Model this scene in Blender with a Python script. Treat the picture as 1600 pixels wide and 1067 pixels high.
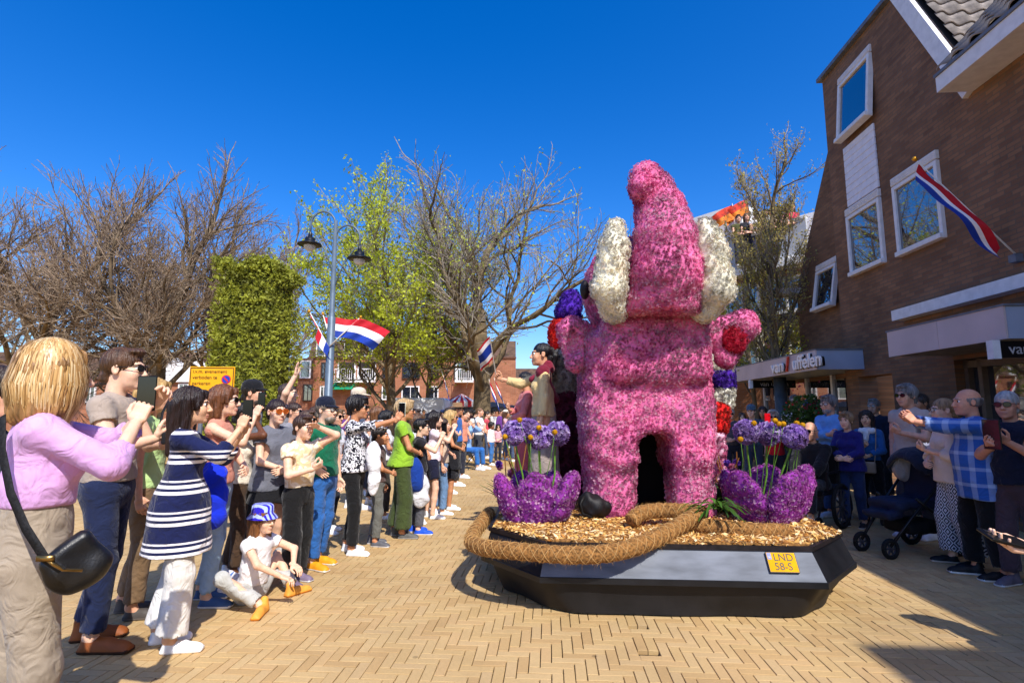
import bpy, math, random
import numpy as np
from mathutils import Vector, Matrix
random.seed(7); RNG=np.random.default_rng(7)
for o in list(bpy.data.objects): bpy.data.objects.remove(o)
SC=bpy.context.scene; COL=SC.collection
R=math.radians; pi=math.pi
# ---------------------------------------------------------------- camera
FPX=838.0; CH=1.52; PITCH=math.atan((641-533.5)/FPX)
cam=bpy.data.cameras.new('camera'); camo=bpy.data.objects.new('camera',cam); COL.objects.link(camo)
cam.sensor_width=36; cam.lens=36*FPX/1600; cam.clip_end=2000; cam.clip_start=.05
camo.location=(0,0,CH); camo.rotation_euler=(pi/2+PITCH,0,0); SC.camera=camo
# ---------------------------------------------------------------- sky and sun (behind the camera, to the right)
SUN_EL=R(48); SUN_AZ=R(180-22)      # azimuth clockwise from +Y
w=bpy.data.worlds.new('World'); SC.world=w; w.use_nodes=True
nt=w.node_tree; bg=nt.nodes['Background']
sky=nt.nodes.new('ShaderNodeTexSky'); sky.sky_type='NISHITA'; sky.sun_disc=False
sky.sun_elevation=SUN_EL; sky.sun_rotation=SUN_AZ; sky.altitude=0; sky.air_density=1.0; sky.dust_density=1.2; sky.ozone_density=5.0
hs=nt.nodes.new('ShaderNodeHueSaturation'); hs.inputs['Saturation'].default_value=1.38; hs.inputs['Hue'].default_value=.513; hs.inputs['Value'].default_value=1.0
nt.links.new(sky.outputs[0],hs.inputs['Color']); nt.links.new(hs.outputs[0],bg.inputs[0]); bg.inputs[1].default_value=.128
sd=Vector((math.sin(SUN_AZ)*math.cos(SUN_EL),math.cos(SUN_AZ)*math.cos(SUN_EL),math.sin(SUN_EL)))
sl=bpy.data.lights.new('sun','SUN'); sl.energy=3.1; sl.angle=R(.53); sl.color=(1,.95,.87)
so=bpy.data.objects.new('sun',sl); COL.objects.link(so); so.rotation_euler=sd.to_track_quat('Z','Y').to_euler(); so.location=sd*60
vs=SC.view_settings; vs.view_transform='Standard'; vs.look='None'; vs.exposure=.84; vs.gamma=1; vs.use_curve_mapping=False
SC.cycles.max_bounces=8; SC.cycles.diffuse_bounces=5; SC.cycles.transparent_max_bounces=8
# ---------------------------------------------------------------- pixel helpers (photo pixels 1600x1067 -> world points)
def ray(u,v):
    x=(u-800)/FPX; y=(533.5-v)/FPX; c,s=math.cos(PITCH),math.sin(PITCH)
    return np.array([x,c-y*s,s+y*c])
CAM=np.array([0,0,CH])
def G(u,v,z=0):
    d=ray(u,v); return CAM+d*((z-CH)/d[2])
def P(u,v,Y):
    d=ray(u,v); return CAM+d*(Y/d[1])
SA=math.atan(57/838); AL=np.array([math.sin(SA),math.cos(SA),0]); RT=np.array([math.cos(SA),-math.sin(SA),0]); UP=np.array([0,0,1.])
def ST(s,t,z): return AL*s+RT*t+UP*z      # street frame: s along the street, t to the right
def WALL(u,v,t0):
    d=ray(u,v); k=t0/(d@RT); p=CAM+k*d; return p@AL,p[2]
# ---------------------------------------------------------------- materials
def lin(c):
    if isinstance(c,str):
        c=[int(c[i:i+2],16)/255 for i in (1,3,5)]
        c=[x/12.92 if x<=.04045 else ((x+.055)/1.055)**2.4 for x in c]
    return tuple(c[:3])
MATS={}
def mat(name,col,rough=.75,var=.12,scale=9.,bump=.0,bscale=60.,metal=0.,col2=None,stretch=(1,1,1),spec=.35,coat=0,hue=0.,trans=0.,detail=4,attr=None,coord='Object',sheen=0):
    if name in MATS: return MATS[name]
    m=bpy.data.materials.new(name); m.use_nodes=True; n=m.node_tree; N=n.nodes; L=n.links
    b=N['Principled BSDF']; b.inputs['Roughness'].default_value=rough; b.inputs['Metallic'].default_value=metal
    b.inputs['Specular IOR Level'].default_value=spec; b.inputs['Coat Weight'].default_value=coat
    if sheen: b.inputs['Sheen Weight'].default_value=sheen
    c=lin(col); tc=N.new('ShaderNodeTexCoord'); mp=N.new('ShaderNodeMapping'); mp.inputs['Scale'].default_value=stretch
    L.new(tc.outputs[coord],mp.inputs[0])
    nz=N.new('ShaderNodeTexNoise'); nz.inputs['Scale'].default_value=scale; nz.inputs['Detail'].default_value=detail
    L.new(mp.outputs[0],nz.inputs[0])
    c2=lin(col2) if col2 else tuple(max(0,x*(1-2.2*var)) for x in c); c1=c if col2 else tuple(min(1,x*(1+var)) for x in c)
    rp=N.new('ShaderNodeMix'); rp.data_type='RGBA'; rp.inputs[6].default_value=(*c1,1); rp.inputs[7].default_value=(*c2,1)
    mr=N.new('ShaderNodeMapRange'); mr.inputs[1].default_value=.35; mr.inputs[2].default_value=.7
    L.new(nz.outputs[0],mr.inputs[0]); L.new(mr.outputs[0],rp.inputs[0]); out=rp.outputs[2]
    if attr:
        at=N.new('ShaderNodeAttribute'); at.attribute_name=attr
        mu=N.new('ShaderNodeMix'); mu.data_type='RGBA'; mu.blend_type='MULTIPLY'; mu.inputs[0].default_value=1
        L.new(out,mu.inputs[6]); L.new(at.outputs[0],mu.inputs[7]); out=mu.outputs[2]
    L.new(out,b.inputs['Base Color'])
    if bump:
        nb=N.new('ShaderNodeTexNoise'); nb.inputs['Scale'].default_value=bscale; nb.inputs['Detail'].default_value=3
        L.new(mp.outputs[0],nb.inputs[0]); bp=N.new('ShaderNodeBump'); bp.inputs['Strength'].default_value=bump; bp.inputs['Distance'].default_value=.01
        L.new(nb.outputs[0],bp.inputs['Height']); L.new(bp.outputs[0],b.inputs['Normal'])
    if trans: b.inputs['Transmission Weight'].default_value=trans
    MATS[name]=m; return m
def leafmat(name,col,tr=.35,attr=None):
    if name in MATS: return MATS[name]
    m=mat(name,col,rough=.55,var=.3,scale=3.,attr=attr); n=m.node_tree; N=n.nodes; b=N['Principled BSDF']
    t=N.new('ShaderNodeBsdfTranslucent'); mx=N.new('ShaderNodeMixShader'); mx.inputs[0].default_value=tr
    src=b.inputs['Base Color'].links[0].from_socket
    n.links.new(src,t.inputs[0]); n.links.new(b.outputs[0],mx.inputs[1]); n.links.new(t.outputs[0],mx.inputs[2]); n.links.new(mx.outputs[0],N['Material Output'].inputs[0])
    return m
def cloth(col,rough=.85,pat=None,col2='#ffffff',sc=1.,name=None):
    k=name or 'cloth_%s_%s_%s'%(col,pat,col2)
    if k in MATS: return MATS[k]
    m=mat(k,col,rough=rough,var=.07,scale=5,bump=.25,bscale=420,spec=.2,sheen=.15); n=m.node_tree; N=n.nodes; L=n.links; b=N['Principled BSDF']
    # a second, larger wrinkle bump
    bp=[x for x in N if x.type=='BUMP'][0]; wn=N.new('ShaderNodeTexNoise'); wn.inputs['Scale'].default_value=11; wn.inputs['Distortion'].default_value=1.2
    tc=[x for x in N if x.type=='TEX_COORD'][0]; L.new(tc.outputs['Object'],wn.inputs[0])
    b2=N.new('ShaderNodeBump'); b2.inputs['Strength'].default_value=.7; b2.inputs['Distance'].default_value=.03; L.new(wn.outputs[0],b2.inputs['Height']); L.new(b2.outputs[0],bp.inputs['Normal'])
    if pat:
        sx=N.new('ShaderNodeSeparateXYZ'); L.new(tc.outputs['Object'],sx.inputs[0])
        base=b.inputs['Base Color'].links[0].from_socket
        def math_(op,a,bb=None):
            q=N.new('ShaderNodeMath'); q.operation=op
            for i,x in enumerate((a,bb)):
                if x is None: continue
                if isinstance(x,(int,float)): q.inputs[i].default_value=x
                else: L.new(x,q.inputs[i])
            return q.outputs[0]
        X,Y,Z=sx.outputs
        if pat=='stripe':      # groups of thin stripes
            a=math_('FRACT',math_('MULTIPLY',Z,5.2*sc)); f=math_('MULTIPLY',math_('LESS_THAN',a,.55),math_('GREATER_THAN',math_('FRACT',math_('MULTIPLY',Z,26*sc)),.45))
        elif pat=='plain_stripe': f=math_('GREATER_THAN',math_('FRACT',math_('MULTIPLY',Z,14*sc)),.5)
        elif pat=='plaid':
            f1=math_('GREATER_THAN',math_('FRACT',math_('MULTIPLY',Z,7*sc)),.78); f2=math_('GREATER_THAN',math_('FRACT',math_('MULTIPLY',math_('ADD',X,Y),6*sc)),.62); f=math_('MULTIPLY',math_('ADD',f1,f2),.45)
        elif pat=='diamond':
            a=math_('ABSOLUTE',math_('SUBTRACT',math_('FRACT',math_('MULTIPLY',math_('ADD',X,Y),9*sc)),.5)); c=math_('ABSOLUTE',math_('SUBTRACT',math_('FRACT',math_('MULTIPLY',Z,8*sc)),.5))
            f=math_('GREATER_THAN',math_('FRACT',math_('MULTIPLY',math_('ADD',a,c),3.1)),.5)
        elif pat=='floral':
            v=N.new('ShaderNodeTexNoise'); v.inputs['Scale'].default_value=26*sc; v.inputs['Detail'].default_value=1; v.inputs['Distortion'].default_value=1.5; L.new(tc.outputs['Object'],v.inputs[0]); f=math_('GREATER_THAN',v.outputs[0],.5)
        elif pat=='swirl':
            v=N.new('ShaderNodeTexWave'); v.inputs['Scale'].default_value=9*sc; v.inputs['Distortion'].default_value=9; v.inputs['Detail Scale'].default_value=.6; L.new(tc.outputs['Object'],v.inputs[0]); f=math_('GREATER_THAN',v.outputs[1],.5)
        elif pat=='lace':
            v=N.new('ShaderNodeTexVoronoi'); v.inputs['Scale'].default_value=45*sc; L.new(tc.outputs['Object'],v.inputs[0]); f=math_('LESS_THAN',v.outputs[0],.35)
        mx=N.new('ShaderNodeMix'); mx.data_type='RGBA'; L.new(f,mx.inputs[0]); L.new(base,mx.inputs[6]); mx.inputs[7].default_value=(*lin(col2),1)
        L.new(mx.outputs[2],b.inputs['Base Color'])
    return m
# ---------------------------------------------------------------- mesh helpers
def link(o,parent=None):
    COL.objects.link(o)
    if parent: o.parent=parent
    return o
def mesh(name,V,Fc,m=None,parent=None,smooth=False,mi=None,cols=None,loc=None):
    me=bpy.data.meshes.new(name)
    V=np.asarray(V,dtype=np.float32)
    if isinstance(Fc,np.ndarray):
        k=Fc.shape[1]; nf=len(Fc); me.vertices.add(len(V)); me.vertices.foreach_set('co',V.ravel())
        me.loops.add(nf*k); me.loops.foreach_set('vertex_index',Fc.astype(np.int32).ravel())
        me.polygons.add(nf); me.polygons.foreach_set('loop_start',np.arange(0,nf*k,k,dtype=np.int32)); me.polygons.foreach_set('loop_total',np.full(nf,k,dtype=np.int32))
        me.update(calc_edges=True); me.validate()
    else:
        me.from_pydata([tuple(map(float,v)) for v in V],[],Fc); me.update()
    if m is not None:
        for x in (m if isinstance(m,(list,tuple)) else [m]): me.materials.append(x)
    if mi is not None and len(mi)==len(me.polygons): me.polygons.foreach_set('material_index',np.asarray(mi,dtype=np.int32))
    me.polygons.foreach_set('use_smooth',np.full(len(me.polygons),bool(smooth)))
    if cols is not None:
        a=me.color_attributes.new('Col','FLOAT_COLOR','POINT'); c4=np.ones((len(V),4),dtype=np.float32); c4[:,:3]=cols; a.data.foreach_set('color',c4.ravel())
    o=bpy.data.objects.new(name,me)
    if loc is not None: o.location=loc
    return link(o,parent)
class MB:
    """collects shapes into one mesh"""
    def __init__(s): s.V=[]; s.F=[]; s.M=[]; s.n=0
    def add(s,V,F,mi=0):
        V=np.asarray(V,float); s.V.append(V); s.F+= [tuple(int(i)+s.n for i in f) for f in F]; s.M+=[mi]*len(F); s.n+=len(V); return s
    def box(s,c,h,rot=None,mi=0,bev=0):
        c=np.asarray(c,float)
        V=np.array([[x,y,z] for x in(-1,1) for y in(-1,1) for z in(-1,1)],float)*np.asarray(h,float)
        Fs=[(0,1,3,2),(4,6,7,5),(0,4,5,1),(2,3,7,6),(0,2,6,4),(1,5,7,3)]
        if bev:
            V2=[];hh=np.asarray(h,float);b=min(bev,*(hh*.9))
            # chamfered box: 24 verts
            import itertools
            idx={}
            for sx,sy,sz in itertools.product((-1,1),repeat=3):
                for ax in range(3):
                    v=np.array([sx,sy,sz])*hh; 
                    for k in range(3):
                        if k!=ax: v[k]-=np.sign(v[k])*b
                    idx[(sx,sy,sz,ax)]=len(V2); V2.append(v)
            V=np.array(V2); Fs=[]
            for ax in range(3):
                o1,o2=[k for k in range(3) if k!=ax]
                for sg in(-1,1):
                    q=[]
                    for a_,b_ in((-1,-1),(1,-1),(1,1),(-1,1)):
                        t=[0,0,0];t[ax]=sg;t[o1]=a_;t[o2]=b_; q.append(idx[(*t,ax)])
                    Fs.append(tuple(q))
            for ax in range(3):
                o1,o2=[k for k in range(3) if k!=ax]
                for a_ in(-1,1):
                    for b_ in(-1,1):
                        t0=[0,0,0];t0[ax]=-1;t0[o1]=a_;t0[o2]=b_; t1=list(t0);t1[ax]=1
                        Fs.append((idx[(*t0,o1)],idx[(*t1,o1)],idx[(*t1,o2)],idx[(*t0,o2)]))
            for t in itertools.product((-1,1),repeat=3): Fs.append(tuple(idx[(*t,a)] for a in range(3)))
        if rot is not None: V=V@np.asarray(rot).T
        return s.add(V+c,Fs,mi)
    def tube(s,pts,rad,n=8,mi=0,cap=True):
        V,F=tube(pts,rad,n,cap); return s.add(V,F,mi)
    def quad(s,a,b,c,d,mi=0): return s.add([a,b,c,d],[(0,1,2,3)],mi)
    def prism(s,poly,d,mi=0):
        """poly: list of 3D points (planar), extruded by vector d"""
        n=len(poly); V=np.vstack([np.array(poly,float),np.array(poly,float)+np.array(d,float)])
        return s.add(V,[tuple(range(n))[::-1],tuple(range(n,2*n))]+[(i,(i+1)%n,n+(i+1)%n,n+i) for i in range(n)],mi)
    def build(s,name,m,parent=None,smooth=False,loc=None):
        if not s.V: return None
        o=mesh(name,np.vstack(s.V),s.F,m,parent,smooth,loc=loc)
        if isinstance(m,(list,tuple)): o.data.polygons.foreach_set('material_index',np.array(s.M,dtype=np.int32))
        fixn(o.data); return o
def fixn(me):
    import bmesh
    bm=bmesh.new(); bm.from_mesh(me); bmesh.ops.recalc_face_normals(bm,faces=bm.faces); bm.to_mesh(me); bm.free()
def frames(pts):
    pts=np.asarray(pts,float); T=np.gradient(pts,axis=0); T/=np.linalg.norm(T,axis=1)[:,None]+1e-9
    a=np.array([0,0,1.]) if abs(T[0][2])<.9 else np.array([1.,0,0]); Ns=[];n=np.cross(T[0],a);n/=np.linalg.norm(n)
    for t in T:
        n=n-t*(n@t); n/=np.linalg.norm(n)+1e-9; Ns.append(n)
    Ns=np.array(Ns); return T,Ns,np.cross(T,Ns)
def tube(pts,rad,n=8,cap=True):
    pts=np.asarray(pts,float); k=len(pts); rad=np.broadcast_to(np.asarray(rad,float),(k,)) if np.ndim(rad)<2 else np.asarray(rad)
    T,N,B=frames(pts); a=np.arange(n)*2*pi/n; ca,sa=np.cos(a),np.sin(a)
    V=(pts[:,None,:]+rad[:,None,None]*(N[:,None,:]*ca[None,:,None]+B[:,None,:]*sa[None,:,None])).reshape(-1,3)
    F=[(i*n+j,i*n+(j+1)%n,(i+1)*n+(j+1)%n,(i+1)*n+j) for i in range(k-1) for j in range(n)]
    if cap: F+=[tuple(range(n))[::-1],tuple((k-1)*n+j for j in range(n))]
    return V,F
def tubes_np(segs,n=3):
    """many tubes of equal point count -> arrays. segs: (pts (m,k,3), rad (m,k))"""
    pts,rad=segs; m,k,_=pts.shape
    T=np.gradient(pts,axis=1); T/=np.linalg.norm(T,axis=2,keepdims=True)+1e-9
    ref=np.where(np.abs(T[...,2:3])<.9,np.array([0,0,1.]),np.array([1.,0,0])); N=np.cross(T,ref); N/=np.linalg.norm(N,axis=2,keepdims=True)+1e-9; B=np.cross(T,N)
    a=np.arange(n)*2*pi/n
    V=pts[:,:,None,:]+rad[:,:,None,None]*(N[:,:,None,:]*np.cos(a)[None,None,:,None]+B[:,:,None,:]*np.sin(a)[None,None,:,None])
    i=np.arange(k-1)[:,None]; j=np.arange(n)[None,:]
    q=np.stack([i*n+j,i*n+(j+1)%n,(i+1)*n+(j+1)%n,(i+1)*n+j],-1).reshape(-1,4)
    F=(q[None]+(np.arange(m)*k*n)[:,None,None]).reshape(-1,4)
    return V.reshape(-1,3),F
def thing(name,label,cat,loc=(0,0,0),rz=0,group=None):
    o=bpy.data.objects.new(name,None); o.empty_display_size=.1; o.location=loc; o.rotation_euler=(0,0,rz); COL.objects.link(o)
    return tag(o,label,cat,group)
def tag(o,label,cat,group=None,kind=None):
    if label: o['label']=label
    if cat: o['category']=cat
    if group: o['group']=group
    if kind: o['kind']=kind
    return o
def struct(o): o['kind']='structure'; return o
def rotz(a):
    c,s=math.cos(a),math.sin(a); return np.array([[c,-s,0],[s,c,0],[0,0,1.]])
def nrm(v): v=np.asarray(v,float); return v/(np.linalg.norm(v)+1e-12)
# ---------------------------------------------------------------- signed-distance modelling (numpy surface nets)
class SDF:
    def __init__(s): s.p=[]
    def cone(s,a,b,ra,rb,k=.03,op='u',side=None,flat=1.,tag=0):
        """round cone; side+flat: cross-section squeezed by `flat` across the axis perpendicular to side"""
        s.p.append(('c',np.asarray(a,float),np.asarray(b,float),ra,rb,k,op,side,flat)); return s
    def ell(s,c,r,k=.03,op='u',rot=None): s.p.append(('e',np.asarray(c,float),np.asarray(r,float),None,None,k,op,rot,1)); return s
    def box(s,c,h,rd,k=.03,op='u',rot=None): s.p.append(('b',np.asarray(c,float),np.asarray(h,float),rd,None,k,op,rot,1)); return s
    def bounds(s,pad):
        lo=np.full(3,1e9); hi=-lo
        for q in s.p:
            if q[6]!='u': continue
            if q[0]=='c': r=max(q[3],q[4]); l=np.minimum(q[1],q[2])-r; h=np.maximum(q[1],q[2])+r
            else:
                e=q[2] if q[7] is None else np.full(3,np.linalg.norm(q[2])); l=q[1]-e; h=q[1]+e
            lo=np.minimum(lo,l); hi=np.maximum(hi,h)
        return lo-pad,hi+pad
    def mesh(s,h,clip=(),noise=None,lo=None,hi=None):
        """clip: list of (point,normal): keep the side normal points away from (surface left open there). noise: f(X,Y,Z)->displacement outward"""
        L,Hh=s.bounds(2.5*h+(.03 if noise else 0))
        if lo is not None: L=np.maximum(L,lo)
        if hi is not None: Hh=np.minimum(Hh,hi)
        n=np.maximum(((Hh-L)/h).astype(int)+2,3); ax=[(L[i]+h*np.arange(n[i])).astype(np.float32) for i in range(3)]
        D=np.full(n,1.,np.float32)
        for t,a,b,ra,rb,k,op,rot,flat in s.p:
            if t=='c': r=max(ra,rb); l=np.minimum(a,b)-r; u=np.maximum(a,b)+r
            else:
                e=b if rot is None else np.full(3,np.linalg.norm(b)); l=a-e; u=a+e
            mg=k+3*h+(.02 if noise else 0); i0=np.clip(((l-mg-L)/h).astype(int),0,n-1); i1=np.clip(((u+mg-L)/h).astype(int)+2,1,n)
            if np.any(i1<=i0): continue
            sl=tuple(slice(x,y) for x,y in zip(i0,i1))
            X=ax[0][sl[0]][:,None,None]; Y=ax[1][sl[1]][None,:,None]; Z=ax[2][sl[2]][None,None,:]
            px,py,pz=X-a[0],Y-a[1],Z-a[2]
            if t=='c':
                ab=b-a; q=float(ab@ab)+1e-12; tt=np.clip((px*ab[0]+py*ab[1]+pz*ab[2])/q,0,1)
                rx,ry,rz=px-tt*ab[0],py-tt*ab[1],pz-tt*ab[2]; rr=ra+(rb-ra)*tt
                if rot is not None:
                    sd=rx*rot[0]+ry*rot[1]+rz*rot[2]; m2=rx*rx+ry*ry+rz*rz; w2=np.maximum(m2-sd*sd,0)
                    d=np.sqrt(sd*sd+w2/(flat*flat))-rr; d=d*min(1,(flat+1)/2)
                else: d=np.sqrt(rx*rx+ry*ry+rz*rz)-rr
            else:
                if rot is not None:
                    M=np.asarray(rot); px,py,pz=(px*M[0,0]+py*M[1,0]+pz*M[2,0],px*M[0,1]+py*M[1,1]+pz*M[2,1],px*M[0,2]+py*M[1,2]+pz*M[2,2])
                if t=='e':
                    k0=np.sqrt((px/b[0])**2+(py/b[1])**2+(pz/b[2])**2); k1=np.sqrt((px/b[0]**2)**2+(py/b[1]**2)**2+(pz/b[2]**2)**2)+1e-9; d=k0*(k0-1)/k1
                else:
                    qx,qy,qz=np.abs(px)-b[0]+ra,np.abs(py)-b[1]+ra,np.abs(pz)-b[2]+ra
                    d=np.sqrt(np.maximum(qx,0)**2+np.maximum(qy,0)**2+np.maximum(qz,0)**2)+np.minimum(np.maximum(qx,np.maximum(qy,qz)),0)-ra
            o=D[sl]
            if op=='u':
                g=np.clip(.5+.5*(o-d)/k,0,1); D[sl]=o*(1-g)+d*g-k*g*(1-g)
            else:
                g=np.clip(.5-.5*(o+d)/k,0,1); D[sl]=o*(1-g)+(-d)*g+k*g*(1-g)
        if noise is not None: D-=noise(ax[0][:,None,None],ax[1][None,:,None],ax[2][None,None,:]).astype(np.float32)
        V,F=surfnet(D,L,h)
        for p,nn in clip:
            c=V[F].mean(1); keep=((c-np.asarray(p))@np.asarray(nn))<0; F=F[keep]
        if clip:
            u,inv=np.unique(F,return_inverse=True); V=V[u]; F=inv.reshape(-1,4)
        return V,F
def surfnet(D,L,h):
    ins=D<0; n=np.array(D.shape)-1
    cs=sum(ins[i:i+n[0],j:j+n[1],k:k+n[2]].astype(np.int8) for i in(0,1) for j in(0,1) for k in(0,1))
    act=(cs>0)&(cs<8); idx=np.full(act.shape,-1,np.int64); A=np.argwhere(act); idx[act]=np.arange(len(A))
    acc=np.zeros((len(A),3)); cnt=np.zeros(len(A))
    cor=[(i,j,k) for i in(0,1) for j in(0,1) for k in(0,1)]
    val={c:D[A[:,0]+c[0],A[:,1]+c[1],A[:,2]+c[2]] for c in cor}
    for c in cor:
        for ax in range(3):
            if c[ax]: continue
            c2=list(c); c2[ax]=1; v0,v1=val[c],val[tuple(c2)]; m=(v0<0)!=(v1<0)
            t=np.where(m,v0/np.where(m,v0-v1,1),0)
            p=np.array(c,float)[None,:].repeat(len(A),0); p[:,ax]+=t; acc[m]+=p[m]; cnt[m]+=1
    V=(A+acc/np.maximum(cnt,1)[:,None])*h+L
    Fs=[]
    for ax in range(3):
        s0=[slice(None)]*3; s1=[slice(None)]*3; s0[ax]=slice(0,-1); s1[ax]=slice(1,None)
        a,b=ins[tuple(s0)],ins[tuple(s1)]; E=np.argwhere(a!=b); 
        if not len(E): continue
        fl=a[E[:,0],E[:,1],E[:,2]]
        o=[k for k in range(3) if k!=ax]
        ok=(E[:,o[0]]>0)&(E[:,o[1]]>0)&(E[:,o[0]]<n[o[0]])&(E[:,o[1]]<n[o[1]]); E=E[ok]; fl=fl[ok]
        q=[]
        for d0,d1 in((-1,-1),(0,-1),(0,0),(-1,0)):
            e=E.copy(); e[:,o[0]]+=d0; e[:,o[1]]+=d1; q.append(idx[e[:,0],e[:,1],e[:,2]])
        q=np.stack(q,1)
        if ax==1: fl=~fl
        q[~fl]=q[~fl][:,::-1]; Fs.append(q)
    F=np.vstack(Fs); F=F[(F>=0).all(1)]
    return V,F
def folds(seed,amp,f=14.,aniso=(1,1,1)):
    r=np.random.default_rng(seed); K=r.normal(size=(7,3))*f*np.asarray(aniso); ph=r.uniform(0,6.3,7); K2=r.normal(size=(3,3))*f*.45
    def g(X,Y,Z):
        w=.6*np.sin(K2[0,0]*X+K2[0,1]*Y+K2[0,2]*Z); o=0
        for i in range(7): o=o+np.sin(K[i,0]*X+K[i,1]*Y+K[i,2]*Z+ph[i]+w*2.2)
        return amp*np.tanh(o*.45)
    return g
def text_obj(name,body,size,loc,Rm,m,parent=None,ext=.002,align='CENTER',bold=False,sx=1.,space=1.):
    cu=bpy.data.curves.new(name,'FONT'); cu.body=body; cu.size=size; cu.extrude=ext; cu.align_x=align; cu.align_y='CENTER'; cu.space_character=space
    if bold: cu.offset=size*.018
    o=bpy.data.objects.new(name+'_tmp',cu); COL.objects.link(o); dg=bpy.context.evaluated_depsgraph_get(); me=bpy.data.meshes.new_from_object(o.evaluated_get(dg)); bpy.data.objects.remove(o)
    me.materials.clear(); me.materials.append(m); ob=bpy.data.objects.new(name,me); link(ob,parent)
    M=Matrix(np.asarray(Rm).tolist()).to_4x4()@Matrix.Diagonal((sx,1,1,1)); M.translation=Vector(loc)
    ob.matrix_local=M; return ob
INK=mat('plate_ink','#15130c',rough=.5)
# ================================================================ ground
GM=mat('far_paving','#b08d55',rough=.85,var=.1,scale=1.2,bump=.2,bscale=40)
gn=mesh('ground',[(-400,-60,-.03),(400,-60,-.03),(400,600,-.03),(-400,600,-.03)],[(0,1,2,3)],mat('joint_sand','#4c3d28',rough=.95,var=.2,scale=30,bump=.4,bscale=200)); struct(gn)
SFAR=15.
m=MB(); m.quad(ST(SFAR,-60,.0),ST(SFAR,60,.0),ST(160,60,.0),ST(160,-60,.0)); struct(m.build('paving_beyond',GM))
m=MB(); m.quad(ST(-20,-60,-.012),ST(-20,60,-.012),ST(1.6,60,-.012),ST(1.6,-60,-.012)); m.quad(ST(1.6,-60,-.012),ST(1.6,-4.8,-.012),ST(SFAR,-12.15,-.012),ST(SFAR,-60,-.012)); m.quad(ST(1.6,6.9,-.012),ST(1.6,60,-.012),ST(SFAR,60,-.012),ST(SFAR,6.9,-.012)); struct(m.build('paving_around',GM))
pav=thing('pavement',None,None); struct(pav)
BW=.0685; NB=3; jt=.0055
BRK=mat('clay_paver','#ffffff',rough=.85,var=.045,scale=55,bump=.3,bscale=260,attr='Col',detail=6)
N_=BRK.node_tree.nodes; L_=BRK.node_tree.links; bs_=N_['Principled BSDF']; src_=bs_.inputs['Base Color'].links[0].from_socket
ge_=N_.new('ShaderNodeNewGeometry'); nz_=N_.new('ShaderNodeTexNoise'); nz_.inputs['Scale'].default_value=.9; nz_.inputs['Detail'].default_value=8; nz_.inputs['Roughness'].default_value=.65; L_.new(ge_.outputs['Position'],nz_.inputs[0])
mr_=N_.new('ShaderNodeMapRange'); mr_.inputs[1].default_value=.3; mr_.inputs[2].default_value=.62; mr_.inputs[3].default_value=.8; mr_.inputs[4].default_value=1.03; L_.new(nz_.outputs[0],mr_.inputs[0])
vo_=N_.new('ShaderNodeTexVoronoi'); vo_.inputs['Scale'].default_value=2.6; L_.new(ge_.outputs['Position'],vo_.inputs[0]); sp_=N_.new('ShaderNodeMapRange'); sp_.inputs[1].default_value=.035; sp_.inputs[2].default_value=.055; sp_.inputs[3].default_value=.62; sp_.inputs[4].default_value=1; L_.new(vo_.outputs[0],sp_.inputs[0])
mm_=N_.new('ShaderNodeMath'); mm_.operation='MULTIPLY'; L_.new(mr_.outputs[0],mm_.inputs[0]); L_.new(sp_.outputs[0],mm_.inputs[1]); mx_=N_.new('ShaderNodeMix'); mx_.data_type='RGBA'; mx_.blend_type='MULTIPLY'; mx_.inputs[0].default_value=1; L_.new(src_,mx_.inputs[6]); L_.new(mm_.outputs[0],mx_.inputs[7]); L_.new(mx_.outputs[2],bs_.inputs['Base Color'])
r=np.random.default_rng(3); cand=[]
SEAM=.62
for fld,mir in((0,1),(1,-1)):
    for i in range(-260,420):
        for j in range(-60,60):
            for vert in(0,1):
                x=i+NB*j; y=i-NB*j+vert
                a,b=(x+.5,y+NB/2) if vert else (x+NB/2,y+.5)
                s_=b*BW; t_=a*BW*mir
                if not(2.0<s_<SFAR): continue
                t_+=SEAM if fld else SEAM
                if (t_<SEAM-.0)!=(fld==0): continue
                if t_<-.55*s_-4 or t_>6.9: continue
                p=ST(s_,t_,0); u=800+FPX*p[0]/max(p[1],.5)
                if p[1]<2.2 or u<-160 or u>1760: continue
                cand.append((p[0],p[1],s_,t_,vert,u))
cand=np.array(cand); print('bricks',len(cand))
BC=np.array([lin(x) for x in('#c6a673','#c4a470','#c8a977','#c19f6c','#c6a472','#c5a676','#bd9b69','#c7a875')])
def brick_mesh(hl,hw,chf):
    z1=.0; z0=-.028; V=[]
    if chf: V=[(sx*(hl-d),sy*(hw-d),z) for z,d in((z0,0),(z1-.002,0),(z1,.0025)) for sx,sy in((-1,-1),(1,-1),(1,1),(-1,1))]; k=3
    else: V=[(sx*hl,sy*hw,z) for z in(z0,z1) for sx,sy in((-1,-1),(1,-1),(1,1),(-1,1))]; k=2
    F=[(i*4+j,i*4+(j+1)%4,(i+1)*4+(j+1)%4,(i+1)*4+j) for i in range(k-1) for j in range(4)]+[tuple((k-1)*4+j for j in range(4))]
    return np.array(V),np.array(F)
hl,hw=BW*NB/2-jt/2,BW/2-jt/2
vis=(cand[:,5]>400)&(cand[:,5]<1600)&(cand[:,1]>2.98)&((cand[:,5]<760)|(cand[:,1]<4.05))
order=np.argsort(np.where(vis,cand[:,1],99)); near=set(order[:300].tolist())
bv,bf=brick_mesh(hl,hw,True); protos=[]
for c in BC:
    o=mesh('brick',bv,bf,BRK,pav,cols=np.tile(c,(len(bv),1))); protos.append(o)
yaw0=-SA; cnt=0; rest=[]; done=[False]*8
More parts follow.
